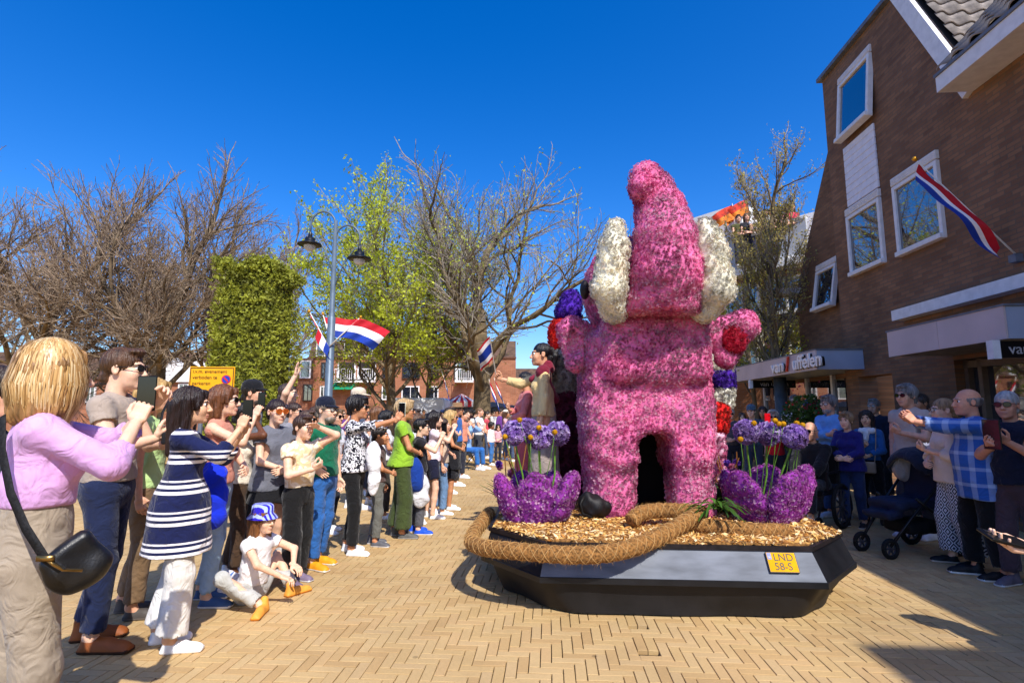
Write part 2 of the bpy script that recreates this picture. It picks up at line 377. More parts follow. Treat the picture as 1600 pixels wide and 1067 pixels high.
for i in range(len(cand)):
    x,y,s_,t_,vert,u=cand[i]; rz=yaw0+(pi/2 if vert else 0)+r.normal()*.006; z=r.normal()*.0009
    if i in near:
        k=r.integers(8); o=protos[k] if not done[k] else protos[k].copy()
        if done[k]: COL.objects.link(o)
        done[k]=True; o.location=(x,y,z); o.rotation_euler=(r.normal()*.003,r.normal()*.003,rz)
    else: rest.append((x,y,z,rz))
rest=np.array(rest); bv2,bf2=brick_mesh(hl,hw,True); c,s=np.cos(rest[:,3]),np.sin(rest[:,3]); n=len(rest)
V=np.stack([rest[:,0:1]+c[:,None]*bv2[None,:,0]-s[:,None]*bv2[None,:,1],rest[:,1:2]+s[:,None]*bv2[None,:,0]+c[:,None]*bv2[None,:,1],rest[:,2:3]+bv2[None,:,2]+bv2[None,:,0]*r.normal(size=(n,1))*.003],2).reshape(-1,3)
F=(bf2[None]+(np.arange(n)*len(bv2))[:,None,None]).reshape(-1,4); lowv=(.98+.04*np.sin(rest[:,0]*1.9+np.sin(rest[:,1]*1.3)))[:,None]
o=mesh('brick_field',V,F,BRK,pav,cols=np.repeat(BC[r.integers(0,8,n)]*lowv,len(bv2),0)); o['kind']='stuff'
# ================================================================ brick shop building on the right
def brickwall(name,c1,c2,mortar,sc=1.,rowh=.0625,bw=.22,coord=None,ang=0.):
    if name in MATS: return MATS[name]
    m=mat(name,c1,rough=.88,var=.1); n=m.node_tree; N=n.nodes; L=n.links; b=N['Principled BSDF']; tc=[x for x in N if x.type=='TEX_COORD'][0]
    mp=N.new('ShaderNodeMapping'); mp.inputs['Rotation'].default_value=(0,0,ang); L.new(tc.outputs['Object'],mp.inputs[0]); sx=N.new('ShaderNodeSeparateXYZ'); L.new(mp.outputs[0],sx.inputs[0]); cb=N.new('ShaderNodeCombineXYZ'); L.new(sx.outputs[0],cb.inputs[0]); L.new(sx.outputs[2],cb.inputs[1])
    bt=N.new('ShaderNodeTexBrick'); bt.inputs['Scale'].default_value=1; bt.inputs['Brick Width'].default_value=bw*sc; bt.inputs['Row Height'].default_value=rowh*sc; bt.inputs['Mortar Size'].default_value=.006*sc; bt.inputs['Mortar Smooth'].default_value=.3; bt.inputs['Bias'].default_value=-.1
    bt.inputs['Color1'].default_value=(*lin(c1),1); bt.inputs['Color2'].default_value=(*lin(c2),1); bt.inputs['Mortar'].default_value=(*lin(mortar),1); L.new(cb.outputs[0],bt.inputs[0])
    nz=N.new('ShaderNodeTexNoise'); nz.inputs['Scale'].default_value=1.1; nz.inputs['Detail'].default_value=5; L.new(tc.outputs['Object'],nz.inputs[0]); mr=N.new('ShaderNodeMapRange'); mr.inputs[1].default_value=.3; mr.inputs[2].default_value=.75; mr.inputs[3].default_value=.72; mr.inputs[4].default_value=1.22; L.new(nz.outputs[0],mr.inputs[0])
    mu=N.new('ShaderNodeMix'); mu.data_type='RGBA'; mu.blend_type='MULTIPLY'; mu.inputs[0].default_value=1; L.new(bt.outputs[0],mu.inputs[6]); L.new(mr.outputs[0],mu.inputs[7]); L.new(mu.outputs[2],b.inputs['Base Color'])
    bp=N.new('ShaderNodeBump'); bp.inputs['Strength'].default_value=.8; bp.inputs['Distance'].default_value=.008; bp.invert=True; L.new(bt.outputs['Fac'],bp.inputs['Height']); L.new(bp.outputs[0],b.inputs['Normal']); return m
TW=5.96; shop=thing('shop_building','dark brick gabled shop building with white framed windows on the right','building',tuple(ST(8,TW,0)),-SA)
# local frame of the building object: x = RT, y = AL, origin at (s=8,t=TW)
def BL(s,t,z): return np.array([t-TW,s-8,z])
BRD=brickwall('dark_facade_brick','#926a4c','#76543e','#6c6050',ang=pi/2)     # pattern runs along local y
BRS=brickwall('dark_side_brick','#9c6a50','#74503e','#6a5c50',ang=0)
def wallgrid(q,y0,y1,z0,z1,holes,x,th):
    """wall in the plane x (local) between y0..y1, z0..z1 with rectangular holes, thickness th (to +x)"""
    ys=sorted({y0,y1,*[h[0] for h in holes],*[h[1] for h in holes]}); zs=sorted({z0,z1,*[h[2] for h in holes],*[h[3] for h in holes]})
    for a,b in zip(ys[:-1],ys[1:]):
        for c,d in zip(zs[:-1],zs[1:]):
            ym,zm=(a+b)/2,(c+d)/2
            if any(h[0]<ym<h[1] and h[2]<zm<h[3] for h in holes): continue
            q.quad((x,a,c),(x,b,c),(x,b,d),(x,a,d))
    for h in holes:
        a,b,c,d=h; q.quad((x,a,c),(x+th,a,c),(x+th,a,d),(x,a,d)); q.quad((x,b,c),(x+th,b,c),(x+th,b,d),(x,b,d)); q.quad((x,a,d),(x+th,a,d),(x+th,b,d),(x,b,d)); q.quad((x,a,c),(x+th,a,c),(x+th,b,c),(x,b,c))
EV=6.04
q=MB(); holes=[(9.75-8,10.78-8,0.0,2.16),(3.2-8,8.3-8,.25,2.25)]
wallgrid(q,-8-8,11.22-8,0,EV,holes,0,.35)
q.add([(0,7.3-8,EV),(0,11.22-8,EV),(0,11.22-8,8.56),(0,8.55-8,8.56)],[(0,1,2,3)])
q.quad((0,11.22-8,0),(5,11.22-8,0),(5,11.22-8,8.56),(0,11.22-8,8.56))
q.build('front_wall',BRD,shop)
q=MB(); tr=6.35-TW   # set-back wing with sloping left edge
q.add([(tr,11.0-8,0),(tr,16.6-8,0),(tr,16.6-8,2.7),(tr,13.9-8,2.7),(tr,13.9-8,4.54),(tr,11.86-8,7.45),(tr,11.0-8,7.9)],[tuple(range(7))]); q.build('set_back_wall',BRD,shop)
q=MB(); q.box((tr-.1,13.95-8,4.5),(.45,.3,.07)); q.build('gutter',mat('white_trim','#e6e4e2',rough=.5,var=.05),shop)
WT=MATS['white_trim']
# verge, top coping
q=MB()
def slab(q,a,b,wd,th,out=-.06):   # board along a->b in the facade plane
    a,b=np.array(a,float),np.array(b,float); d=nrm(b-a); n2=np.array([0,-d[2],d[1]]); q.prism([a+[out,0,0],b+[out,0,0],b+[out,0,0]+n2*wd,a+[out,0,0]+n2*wd],np.array([th,0,0]))
slab(q,(0,7.3-8,6.0),(0,8.56-8,8.58),-.24,.42,-.08); q.build('verge_board',WT,shop)
q=MB(); q.box((.1,(8.5+11.25)/2-8,8.6),(.2,(11.3-8.5)/2,.04)); q.build('coping',mat('grey_coping','#6a6e76',rough=.5),shop)
# eaves of the main roof towards the camera
q=MB(); q.box((-.22,-8.29,6.05),(.26,7.71,.11)); q.build('eaves_fascia',WT,shop)
q=MB(); q.box((-.2,-8.29,6.185),(.3,7.72,.022)); q.build('gutter_edge',mat('grey_coping','#6a6e76'),shop)
# roofs: base sheets with pantiles on top
TILE=mat('roof_tile','#8b8179',rough=.7,var=.3,scale=4,bump=.3,bscale=60); RB=mat('roof_base','#2a2624',rough=.95)
q=MB(); sl=nrm(np.array([1,0,1.15])); e0=np.array([-.42,-16,6.22]); q.quad(e0,e0+[0,15.4,0],e0+[0,15.4,0]+sl*7,e0+sl*7); q.build('main_roof',RB,shop)
sg=nrm(np.array([0,8.55-7.3,8.56-6.04])); q=MB(); g0=np.array([.0,7.3-8,6.06]); q.quad(g0,g0+[5,0,0],g0+[5,0,0]+sg*2.82,g0+sg*2.82); q.build('gable_roof',RB,shop)
def tile_mesh():
    n=9; xs=np.linspace(0,.31,n); V=[]
    for ln,dz in((0,.028),(.36,.0)):
        for k,x in enumerate(xs):
            a=x/.3*2*pi; z=.03*math.sin(a)+.012; V.append((x,ln,z+dz))
    for k,x in enumerate(xs): V.append((x,0,.03*math.sin(x/.3*2*pi)+.012+.01))
    F=[(k,k+1,n+k+1,n+k) for k in range(n-1)]+[(k,2*n+k,2*n+k+1,k+1) for k in range(n-1)]
    return np.array(V),F
tv,tf=tile_mesh(); tp=mesh('roof_tile',tv,tf,TILE,shop,True); first=True
def tiles(o0,ex,ey,nx,ny):
    global first
    ex,ey=nrm(ex),nrm(ey); ez=np.cross(ex,ey); M=Matrix(np.stack([ex,ey,ez],1).tolist()).to_4x4()
    for j in range(ny):
        for i in range(nx):
            o=tp if first else tp.copy()
            if not first: COL.objects.link(o)
            first=False; p=np.array(o0)+ex*.3*i+ey*.33*j+ez*(.005+random.random()*.006); Mx=M.copy(); Mx.translation=Vector(p); o.matrix_local=Mx
tiles(e0+[0,15.4-.3*11,0],(0,1,0),-sl if False else sl,11,11) if False else None
# main roof: tile x axis must run so that x cross y points outwards
tiles(np.array([-.44,7.40-8,6.24]),(0,-1,0),sl,11,11)
tiles(g0+np.array([.33,-.03,.02])-np.array([.3,0,0]),(1,0,0),sg,10,8)
# windows
GLASS=mat('window_glass','#0e1a2c',rough=.02,var=.02,spec=1.,coat=1.); GLASS.node_tree.nodes['Principled BSDF'].inputs['IOR'].default_value=2.1
def window(par,s,t,z0,z1,wd,tilt=0,vent=True,x0=0):
    w_=thing('window',None,None); w_.parent=par; w_.location=(t-TW-.01,s-8,z1); w_.rotation_euler=(0,tilt,0); h=z1-z0; hh=wd/2
    q=MB(); 
    for y in(-hh,hh): q.box((0,y,-h/2),(.05,.034,h/2+.034),bev=.006)
    q.box((0,0,0),(.05,hh-.035,.034),bev=.006); q.box((-.02,0,-h-.01),(.075,hh+.03,.04),bev=.006)
    q.build('frame',WT,w_)
    if vent:
        q=MB(); q.box((0,0,.12),(.045,hh+.04,.07),bev=.004)
        for k in range(4): q.box((-.05,0,.07+.03*k),(.006,hh+.03,.009))
        q.build('vent',WT,w_)
    q=MB(); q.quad((-.012,-hh,-h),(-.012,hh,-h),(-.012,hh,0),(-.012,-hh,0)); q.build('pane',GLASS,w_)
    if tilt:
        q=MB(); q.box((.06,0,-h/2),(.02,hh,h/2)); o=q.build('opening',mat('window_dark','#0c0b0c',rough=.9),w_); o.rotation_euler=(0,-tilt,0); o.location=(.0,0,0)
    return w_
window(shop,10.04,TW,6.85,8.0,1.0,tilt=.1); window(shop,10.14,TW,4.15,5.27,1.0); window(shop,8.7,TW,4.13,5.27,1.0); window(shop,12.35,6.35,3.82,4.7,.82,tilt=.16)
# white boarding between the two left windows
for k in range(9):
    q=MB(); q.box((-.02,10.1-8,5.49+.135*k+.067),(.02,.5,.0655),bev=.008); q.build('plank',mat('white_boarding','#e8e6ea',rough=.5,var=.04),shop)
q=MB(); q.box((1.2,-4.45-8,7.6),(1.62,1.05,1.4)); q.build('added_shadow_gable',BRD,shop)  # unseen gable block added above the eaves to widen the building's street shadow
# canopies
CAN=mat('canopy_panel','#cab8b4',rough=.45,var=.05,scale=2); CANS=mat('canopy_side','#a4aebe',rough=.4,var=.05,scale=2); SOF=mat('canopy_soffit','#9a9282',rough=.4,var=.2)
def canopy(s0,s1,t0,z0,z1):
    tb=TW if s1<11 else 6.35
    q=MB(); L=(s1-s0); nseg=max(1,round(L/1.25))
    for k in range(nseg): a=s0+L*k/nseg; b=s0+L*(k+1)/nseg; q.box(BL((a+b)/2,t0,(z0+z1)/2),(.012,(b-a)/2-.003,(z1-z0)/2))
    q.build('canopy_fascia',CAN,shop)
    q=MB(); q.box(BL(s0+.012,(t0+tb)/2,(z0+z1)/2),((tb-t0)/2-.014,.012,(z1-z0)/2-.002)); q.build('canopy_end',CANS,shop)
    q=MB(); q.box(BL((s0+s1)/2,(t0+tb)/2+.01,z0+.02),((tb-t0)/2-.014,(s1-s0)/2-.03,.012)); q.build('canopy_soffit',SOF,shop)
    q=MB(); q.box(BL((s0+s1)/2,(t0+tb)/2,z1+.012),((tb-t0)/2+.02,(s1-s0)/2+.02,.012)); q.build('canopy_top',MATS['grey_coping'],shop)
canopy(6.27,8.36,5.1,2.31,2.68); canopy(10.55,15.8,5.1,2.29,2.66)
q=MB(); q.box((-.1,-7.35,3.09),(.1,8.65,.085)); q.build('ledge',WT,shop)
SIGNB=mat('sign_black','#0c0b0c',rough=.35); CRM=mat('letter_cream','#fff4ea',rough=.4,var=.02); REDL=mat('letter_red','#d83a18',rough=.4)
# raised letters on the canopy fascia (reading direction is towards the camera)
Rl=np.stack([(0,-1,0),(0,0,1),(-1,0,0)],1)
for dx_,m_,nm_,of_ in((-.05,CRM,'fascia_letters',0),(-.018,SIGNB,'letter_back',.03)):
  text_obj(nm_,'van',.38,BL(12.2-of_,5.1,2.465-of_*.3)+[dx_,0,0],Rl,m_,shop,.018,bold=True,sx=1.22)
text_obj('fascia_slash','/',.42,BL(11.7,5.1,2.47)+[-.05,0,0],Rl,REDL,shop,.018,bold=True,sx=1.25)
for dx_,m_,nm_,of_ in((-.05,CRM,'fascia_letters',0),(-.018,SIGNB,'letter_back',.03)): text_obj(nm_,'uffelen',.38,BL(10.86-of_,5.1,2.465-of_*.3)+[dx_,0,0],Rl,m_,shop,.018,bold=True,sx=1.18)
SGREY=mat('sign_letter_grey','#bdb7b2',rough=.5)
def hang_sign(s,t0,t1,z0,z1,txt,size):
    q=MB(); q.box(BL(s,(t0+t1)/2,(z0+z1)/2),((t1-t0)/2,.04,(z1-z0)/2)); q.build('hanging_sign',SIGNB,shop)
    q=MB(); q.box(BL(s,t0-.04,(z0+z1)/2),(.04,.045,(z1-z0)/2+.01)); q.build('sign_bracket',WT,shop)
    text_obj('sign_letters',txt,size,BL(s-.045,(t0+t1)/2,(z0+z1)/2),np.stack([(1,0,0),(0,0,1),(0,-1,0)],1),SGREY,shop,.003)
hang_sign(6.35,5.04,5.94,2.1,2.29,'van/uffelen',.17); hang_sign(14.0,5.15,6.2,2.08,2.27,'van uffelen',.16)
# shop fronts
DK=mat('shop_interior','#2a2420',rough=.9,var=.4,scale=2); FRM=mat('shop_frame','#6a5848',rough=.5,var=.1)
q=MB(); q.box((.9,-2.2,1.25),(.03,2.8,1.3)); q.box((.6,-2.2,2.3),(.5,2.8,.03)); q.box((.6,-2.2,.22),(.5,2.8,.03)); q.build('shop_window_interior',DK,shop)
q=MB(); q.quad((.2,-4.8,.25),(.2,.3,.25),(.2,.3,2.25),(.2,-4.8,2.25)); gl=q.build('shop_glass',GLASS,shop)
q=MB()
for y in(-4.75,-3.2,-2.0,-1.1,.0,.25): q.box((.17,y,1.25),(.05,.035,1.0))
q.box((.17,-2.2,2.18),(.05,2.5,.05)); q.box((.17,-2.2,.3),(.05,2.5,.05)); q.build('shop_window_frame',FRM,shop)
q=MB(); q.box((.8,10.26-8,1.05),(.03,.6,1.1)); q.build('doorway_back',DK,shop)
q=MB(); q.box((.72,10.0-8,1.0),(.02,.03,1.0)); q.box((.72,10.4-8,1.0),(.02,.03,1.0)); q.box((.72,10.2-8,2.0),(.02,.25,.1)); q.build('door_frame',mat('door_wood','#8a6a3c',rough=.5),shop)
q=MB(); q.quad((tr-.03,11.3-8,.3),(tr-.03,16.2-8,.3),(tr-.03,16.2-8,2.2),(tr-.03,11.3-8,2.2)); q.build('shop_glass',GLASS,shop)
for y in(11.3,12.4,13.6,14.9,16.2): q=MB(); q.box((tr-.04,y-8,1.2),(.04,.04,1.1)); q.build('shop_window_frame',WT,shop)
q=MB(); q.tube([BL(13.2,5.5,0),BL(13.2,5.5,2.3)],.14,14); q.build('column',mat('column_grey','#4a5258',rough=.5),shop,True)
mq=thing('mannequin','gold headed shop mannequin in a red dress behind the right shop glass','mannequin',tuple(ST(6.9,TW+.55,.3)),0); k=SDF(); k.cone((0,0,.5),(0,0,1.1),.17,.1,.05).ell((0,0,1.25),(.17,.1,.16),.06); V,F=k.mesh(.03); mesh('dress',V,F,mat('mannequin_red','#b02018',rough=.7),mq,True); k=SDF(); k.ell((0,0,1.66),(.08,.09,.11)).cone((0,0,1.4),(0,0,1.6),.05,.05,.03).cone((0,0,.02),(0,0,.6),.03,.03,.02); V,F=k.mesh(.025); mesh('form',V,F,mat('mannequin_gold','#c89a3a',rough=.35,metal=.6),mq,True)
# flag on the wall
FR,FW,FB=mat('flag_red','#c01828',rough=.7,var=.06),mat('flag_white','#f0eef0',rough=.7,var=.04),mat('flag_blue','#14389a',rough=.7,var=.06); POLEW=mat('pole_white','#e8e0d0',rough=.5,var=.1); GOLD=mat('finial_gold','#d89a28',rough=.35,metal=.5)
def flag(name,label,base,tip,hoist,fly,drop,stripes,wave=.12,seed=0,ph=0,group=None,nf=22,nh=12,fin=True,pr=.012,cat='flag',gather=0.,hang=0,hd=None):
    """pole base->tip; the cloth is tied to the pole from the tip down over `hoist` metres; fly vector `fly`, hanging by `drop`"""
    base,tip=np.array(base,float),np.array(tip,float); root=thing(name,label,cat,tuple(base),0,group); d=nrm(tip-base); Lp=np.linalg.norm(tip-base)
    q=MB(); q.tube([(0,0,0),(tip-base)],[pr,pr*.7],8); q.build('pole',POLEW,root,True)
    if fin: q=MB(); q.tube([(tip-base)-d*.02,(tip-base)+d*.02,(tip-base)+d*.05,(tip-base)+d*.06],[.004,.03,.03,.004],8); q.build('finial',GOLD,root,True)
    fly=np.array(fly,float); side=nrm(np.cross(fly,d if hd is None else np.array(hd))); V=[]; r=np.random.default_rng(seed)
    for j in range(nh+1):
        for i in range(nf+1):
            a=i/nf; b=j/nh; p=(tip-base)-d*.05+(-d if hd is None else np.array(hd))*hoist*b*(1-gather*a)+fly*a+np.array([0,0,-drop*a*a])+side*wave*(math.sin(a*7+b*2.2+ph)*a**.6+.4*math.sin(a*13+ph*2+b*4))+np.array([0,0,-hang*a*(1-b)*.0])
            V.append(p)
    F=[(j*(nf+1)+i,j*(nf+1)+i+1,(j+1)*(nf+1)+i+1,(j+1)*(nf+1)+i) for j in range(nh) for i in range(nf)]; mi=[stripes[int(j*len(stripes)/nh)] for j in range(nh) for i in range(nf)]
    mesh('cloth',V,F,[FR,FW,FB],root,True,mi); return root
flag('wall_flag','red, white and blue flag on a slanting pole fixed to the brick wall',ST(7.0,TW-.02,3.43),ST(7.2,4.96,4.85),.25,(ST(7.0,TW-.02,3.43)-ST(7.2,4.96,4.85))*.82,.06,[0,0,0,0,1,1,2,2,2],wave=.085,seed=2,gather=.35,nh=18,hd=(-.25,.1,-.96))
q=MB(); q.box(ST(7.0,TW-.06,3.42),(.05,.05,.05)); bk=q.build('pole_bracket',mat('grey_coping','#6a6e76')); tag(bk,'small grey bracket holding the flagpole on the brick wall','bracket')
# ================================================================ flats with roof terrace beyond the shop (B2)
A2=P(1060,641,19.0); B2=P(1290,641,15.2); d2=nrm((B2-A2)*[1,1,0]); n2=np.array([d2[1],-d2[0],0]); W2=np.linalg.norm((B2-A2)[:2]); a2=math.atan2(d2[1],d2[0])
flat=thing('terrace_building','white parapet building with roof terrace and brick upper floor beyond the shop','building',(A2[0],A2[1],0),a2)
BR2=brickwall('sunny_brick','#a8683c','#8a5230','#8a7a64'); GRP=mat('terrace_parapet','#b9bcc0',rough=.6,var=.06,scale=1.5); WHR=mat('white_render','#f2efe8',rough=.7,var=.03)
def bx(n,c,h,m,par=flat,bev=0): q=MB(); q.box(c,h,bev=bev); return q.build(n,m,par)
bx('wall',(W2/2,3,3.1),(W2/2,3,3.1),BR2); bx('upper_floor',(W2/2+1,4.2,6.6),(W2/2+1,2.5,1.3),WHR)
bx('parapet',(W2/2+.9,-.35,6.5),(W2/2-.9,.06,.55),GRP); bx('parapet_rail',(W2/2+.9,-.35,7.08),(W2/2-.9,.09,.03),WT); bx('terrace_slab',(W2/2+.3,.6,5.85),(W2/2-.4,1.1,.1),MATS['white_render']); bx('white_block',(1.1,1.4,7.15),(1.5,1.2,1.2),WHR)
def simple_window(par,x,z,w_,h,y=-.05,fr=None,depth=.06,bars=1):
    fr=fr or WT; o=thing('window',None,None); o.parent=par; o.location=(x,y,z); q=MB(); t_=.05
    q.box((-w_/2,0,0),(t_,depth,h/2+t_)); q.box((w_/2,0,0),(t_,depth,h/2+t_)); q.box((0,0,h/2),(w_/2-t_,depth,t_)); q.box((0,-.02,-h/2),(w_/2-t_,depth+.02,t_))
    for k in range(bars): q.box((-w_/2+w_*(k+1)/(bars+1),0,0),(.025,depth*.9,h/2-t_)) if bars else 0
    q.build('frame',fr,o); q=MB(); q.quad((-w_/2,-.01,-h/2),(w_/2,-.01,-h/2),(w_/2,-.01,h/2),(-w_/2,-.01,h/2)); q.build('pane',GLASS,o); return o
for x in(1.2,2.6,4.0): simple_window(flat,x,3.3,1.1,1.1); simple_window(flat,x,4.95,1.1,1.0)
bx('window_band',(W2/2,-.06,4.2),(W2/2-.2,.04,.12),mat('brown_band','#4a3626',rough=.8))
# open casement with dark room
q=MB(); q.box((0,0,0),(.03,.25,.5)); o=q.build('open_casement',WT,flat); o.location=(3.2,-.3,3.3)
# ================================================================ far flats across the square
def far_block(name,label,u0,u1,Y,zroof,zeave,brick,ang=0,depth=8):
    a=P(u0,641,Y); b=P(u1,641,Y); w_=b[0]-a[0]; o=thing(name,label,'building',(a[0],Y,0)); 
    q=MB(); q.box((w_/2,depth/2,zeave/2),(w_/2,depth/2,zeave/2)); q.build('wall',brick,o)
    q=MB(); e=zeave; rr=.9; q.prism([(0,0,e+.01),(0,rr,zroof),(0,depth-rr,zroof),(0,depth,e+.01)],(w_,0,0)); q.build('roof',mat('mansard_tile','#5c4638',rough=.8,var=.3,scale=2,bump=.5,bscale=8,stretch=(1,1,2)),o)
    q=MB(); q.box((w_/2,-.02,zeave),(w_/2+.05,.12,.06)); q.build('eaves',mat('eaves_brown','#6a4432',rough=.7),o); return o,a[0],w_
BRF=brickwall('far_brick','#a86a4a','#94583c','#a08a74',sc=1.6)
def zfar(v,Y): return P(800,v,Y)[2]
Yf=50
fb,fx,fw=far_block('apartment_row','brown brick apartment row with balconies and white dormers across the square',478,806,Yf,zfar(531,Yf),zfar(559,Yf),BRF)
def fw_(par,x0,u,v0,v1,wp,Y,fr=None,bars=1,y=-.08): 
    x=P(u,641,Y)[0]-x0; z0,z1=zfar(v1,Y),zfar(v0,Y); return simple_window(par,x,(z0+z1)/2,wp*Y/FPX,z1-z0,y,fr,bars=bars)
DARKF=mat('dark_frame','#3a2c26',rough=.6)
for u in(497,541,572,604,640,715,757): fw_(fb,fx,u,533,556,13,Yf,bars=0,y=.0)
for u,wp in((505,10),(603,12),(641,26),(678,12),(715,11)): fw_(fb,fx,u,567,591,wp,Yf,DARKF)
for u,wp in((505,10),(603,12),(641,26),(678,12)): fw_(fb,fx,u,604,624,wp,Yf)
for u in(540,572,726):       # recessed balconies
    x=P(u,641,Yf)[0]-fx; w2=13*Yf/FPX; z0,z1=zfar(594,Yf),zfar(566,Yf)
    q=MB(); q.box((x,-.03,(z0+z1)/2),(w2,.04,(z1-z0)/2)); q.build('balcony_recess',mat('balcony_dark','#2c2420',rough=.8,var=.5,scale=.8),fb)
    q=MB(); q.box((x,-.6,z0-.15),(w2+.05,.6,.1)); q.build('balcony_slab',WT,fb)
    q=MB(); 
    for k in range(9): q.box((x-w2+2*w2*k/8,-1.15,z0+.45),(.02,.02,.5))
    q.box((x,-1.15,z0+.97),(w2,.03,.03)); q.box((x,-1.15,z0+.1),(w2,.03,.02)); q.build('railing',WT,fb)
    for sx in(-1,1): q=MB(); q.box((x+sx*w2,-.1,(z0+z1)/2),(.06,.12,(z1-z0)/2)); q.build('balcony_post',WT,fb)
x=P(538,641,Yf)[0]-fx; q=MB(); z0=zfar(609,Yf); q.prism([(x-.95,-.1,z0),(x-.95,-.1,z0+.75),(x-.95,-1.2,z0)],(1.9,0,0)); q.build('awning',mat('awning_green','#0e8a60',rough=.7),fb)
lb,lx,lw=far_block('low_brick_block','lower brown block with white framed mansard windows left of the apartment row',318,480,Yf-1,zfar(558,Yf-1),zfar(592,Yf-1),BRF,depth=7)
for u in(345,372,400,447,474): fw_(lb,lx,u,564,590,15,Yf-1,bars=0,y=.02); fw_(lb,lx,u+6,601,626,13,Yf-1,DARKF)
z=zfar(611,Yf-1); q=MB(); x=P(457,641,Yf-1)[0]-lx
for k in range(5):
    a=k*2*pi/5+pi/2; q.add([(x,-.2,z),(x+.16*math.cos(a-.6),-.2,z+.16*math.sin(a-.6)),(x+.42*math.cos(a),-.2,z+.42*math.sin(a)),(x+.16*math.cos(a+.6),-.2,z+.16*math.sin(a+.6))],[(0,1,2,3)])
q.build('window_star',mat('star_pale','#e0a890',rough=.6),lb)
hb,hx,hw_=far_block('left_house_row','long low brick house row with tiled roof behind the bare trees',-60,322,42,zfar(548,42),zfar(592,42),BRF,depth=8)
for u in(20,80,140,250,285,315): fw_(hb,hx,u,600,628,14,42)
for u in(35,192,268,300): 
    x=P(u,641,42)[0]-hx; z=zfar(585,42); q=MB(); q.prism([(x-.8,-.3,z-.6),(x+.8,-.3,z-.6),(x+.8,-.3,z+.6),(x,-.3,z+1.3),(x-.8,-.3,z+.6)],(0,2,0)); q.build('dormer',WT,hb)
for i,(u0,u1,Y,v) in enumerate(((806,1000,70,575),(-400,-60,44,560),(1000,1100,60,590))):
    o,_,_=far_block('distant_block',['pale distant brick block behind the float','brick block at the far left edge behind the trees','distant low brick block behind the elephant'][i],u0,u1,Y,zfar(v,Y),zfar(v+28,Y),BRF)
# ================================================================ square furniture
LP=P(512,641,10.8); lampr=thing('street_lamp','grey street lamp post with two hanging black lamps on swan necks','street lamp',(LP[0],LP[1],0))
LG=mat('lamp_grey','#5f6e7c',rough=.45,var=.08,metal=.2); LB=mat('lamp_black','#15181c',rough=.35,var=.05)
zt=P(523,345,10.8)[2]; q=MB(); q.tube([(0,0,0),(0,0,1.0),(0,0,1.02),(0,0,3.4),(0,0,3.42),(0,0,zt)],[.1,.1,.08,.08,.055,.04],12); q.build('post',LG,lampr,True)
for sx,vb,hh in((-1,378,.0),(1,400,-.3)):
    zb=P(512,vb,10.8)[2]; xe=.52*sx; r0=abs(xe)/2; pts=[(0,0,zb-.6+hh*0)]; 
    for a in np.linspace(0,pi,13): pts.append((xe/2-math.cos(a)*xe/2,0,zt-.1+hh+math.sin(a)*r0*1.15))
    pts.append((xe,0,zb+.18)); q=MB(); q.tube(pts,.022,8); q.tube([(0,0,zb-.75),(xe*.35,0,zb-.2),(xe*.75,0,zb+.12),(xe,0,zb+.2)],.014,6); q.build('swan_neck',LG,lampr,True)
    q=MB(); prof=[(.02,.22),(.035,.18),(.05,.1),(.1,.08),(.1,.02),(.12,.0),(.24,-.05),(.25,-.07),(.12,-.075),(.01,-.08)]; n=16; V=[(xe+rr*math.cos(t),rr*math.sin(t),zb+z) for rr,z in prof for t in np.arange(n)*2*pi/n]
    q.add(V,[(i*n+j,i*n+(j+1)%n,(i+1)*n+(j+1)%n,(i+1)*n+j) for i in range(len(prof)-1) for j in range(n)]); q.build('lamp',LB,lampr,True)
    q=MB(); V=[(xe+rr*math.cos(t),rr*math.sin(t),zb+z) for rr,z in((.12,-.082),(.11,-.14),(.07,-.18),(.005,-.19)) for t in np.arange(n)*2*pi/n]; q.add(V,[(i*n+j,i*n+(j+1)%n,(i+1)*n+(j+1)%n,(i+1)*n+j) for i in range(3) for j in range(n)]); q.build('lamp_bowl',mat('lamp_bowl','#c8ccd0',rough=.25),lampr,True)
fz=P(512,543,10.8); c0=(LP[0],LP[1]-.1,fz[2]); NL=[0,0,0,0,1,1,1,1,2,2,2,2]
flag('dutch_flag','red, white and blue flag on the right side of the lamp post, blowing right',c0,tuple(P(562,497,10.75)),.5,(.68,.0,-.04),.22,NL,wave=.06,seed=3,ph=.5,group='flags on the lamp post',pr=.014)
flag('dutch_flag','red, white and blue flag blowing out behind the lamp post',(c0[0],c0[1]+.2,c0[2]),tuple(P(505,492,11.0)),.45,(.95,.12,.0),.08,NL,wave=.07,seed=4,ph=1.9,group='flags on the lamp post',pr=.014)
flag('dutch_flag','red, white and blue flag folded along its pole left of the lamp post',c0,tuple(P(484,488,10.7)),.6,(.17,-.05,-.3),.15,NL,wave=.05,seed=5,ph=.2,group='flags on the lamp post',pr=.014)
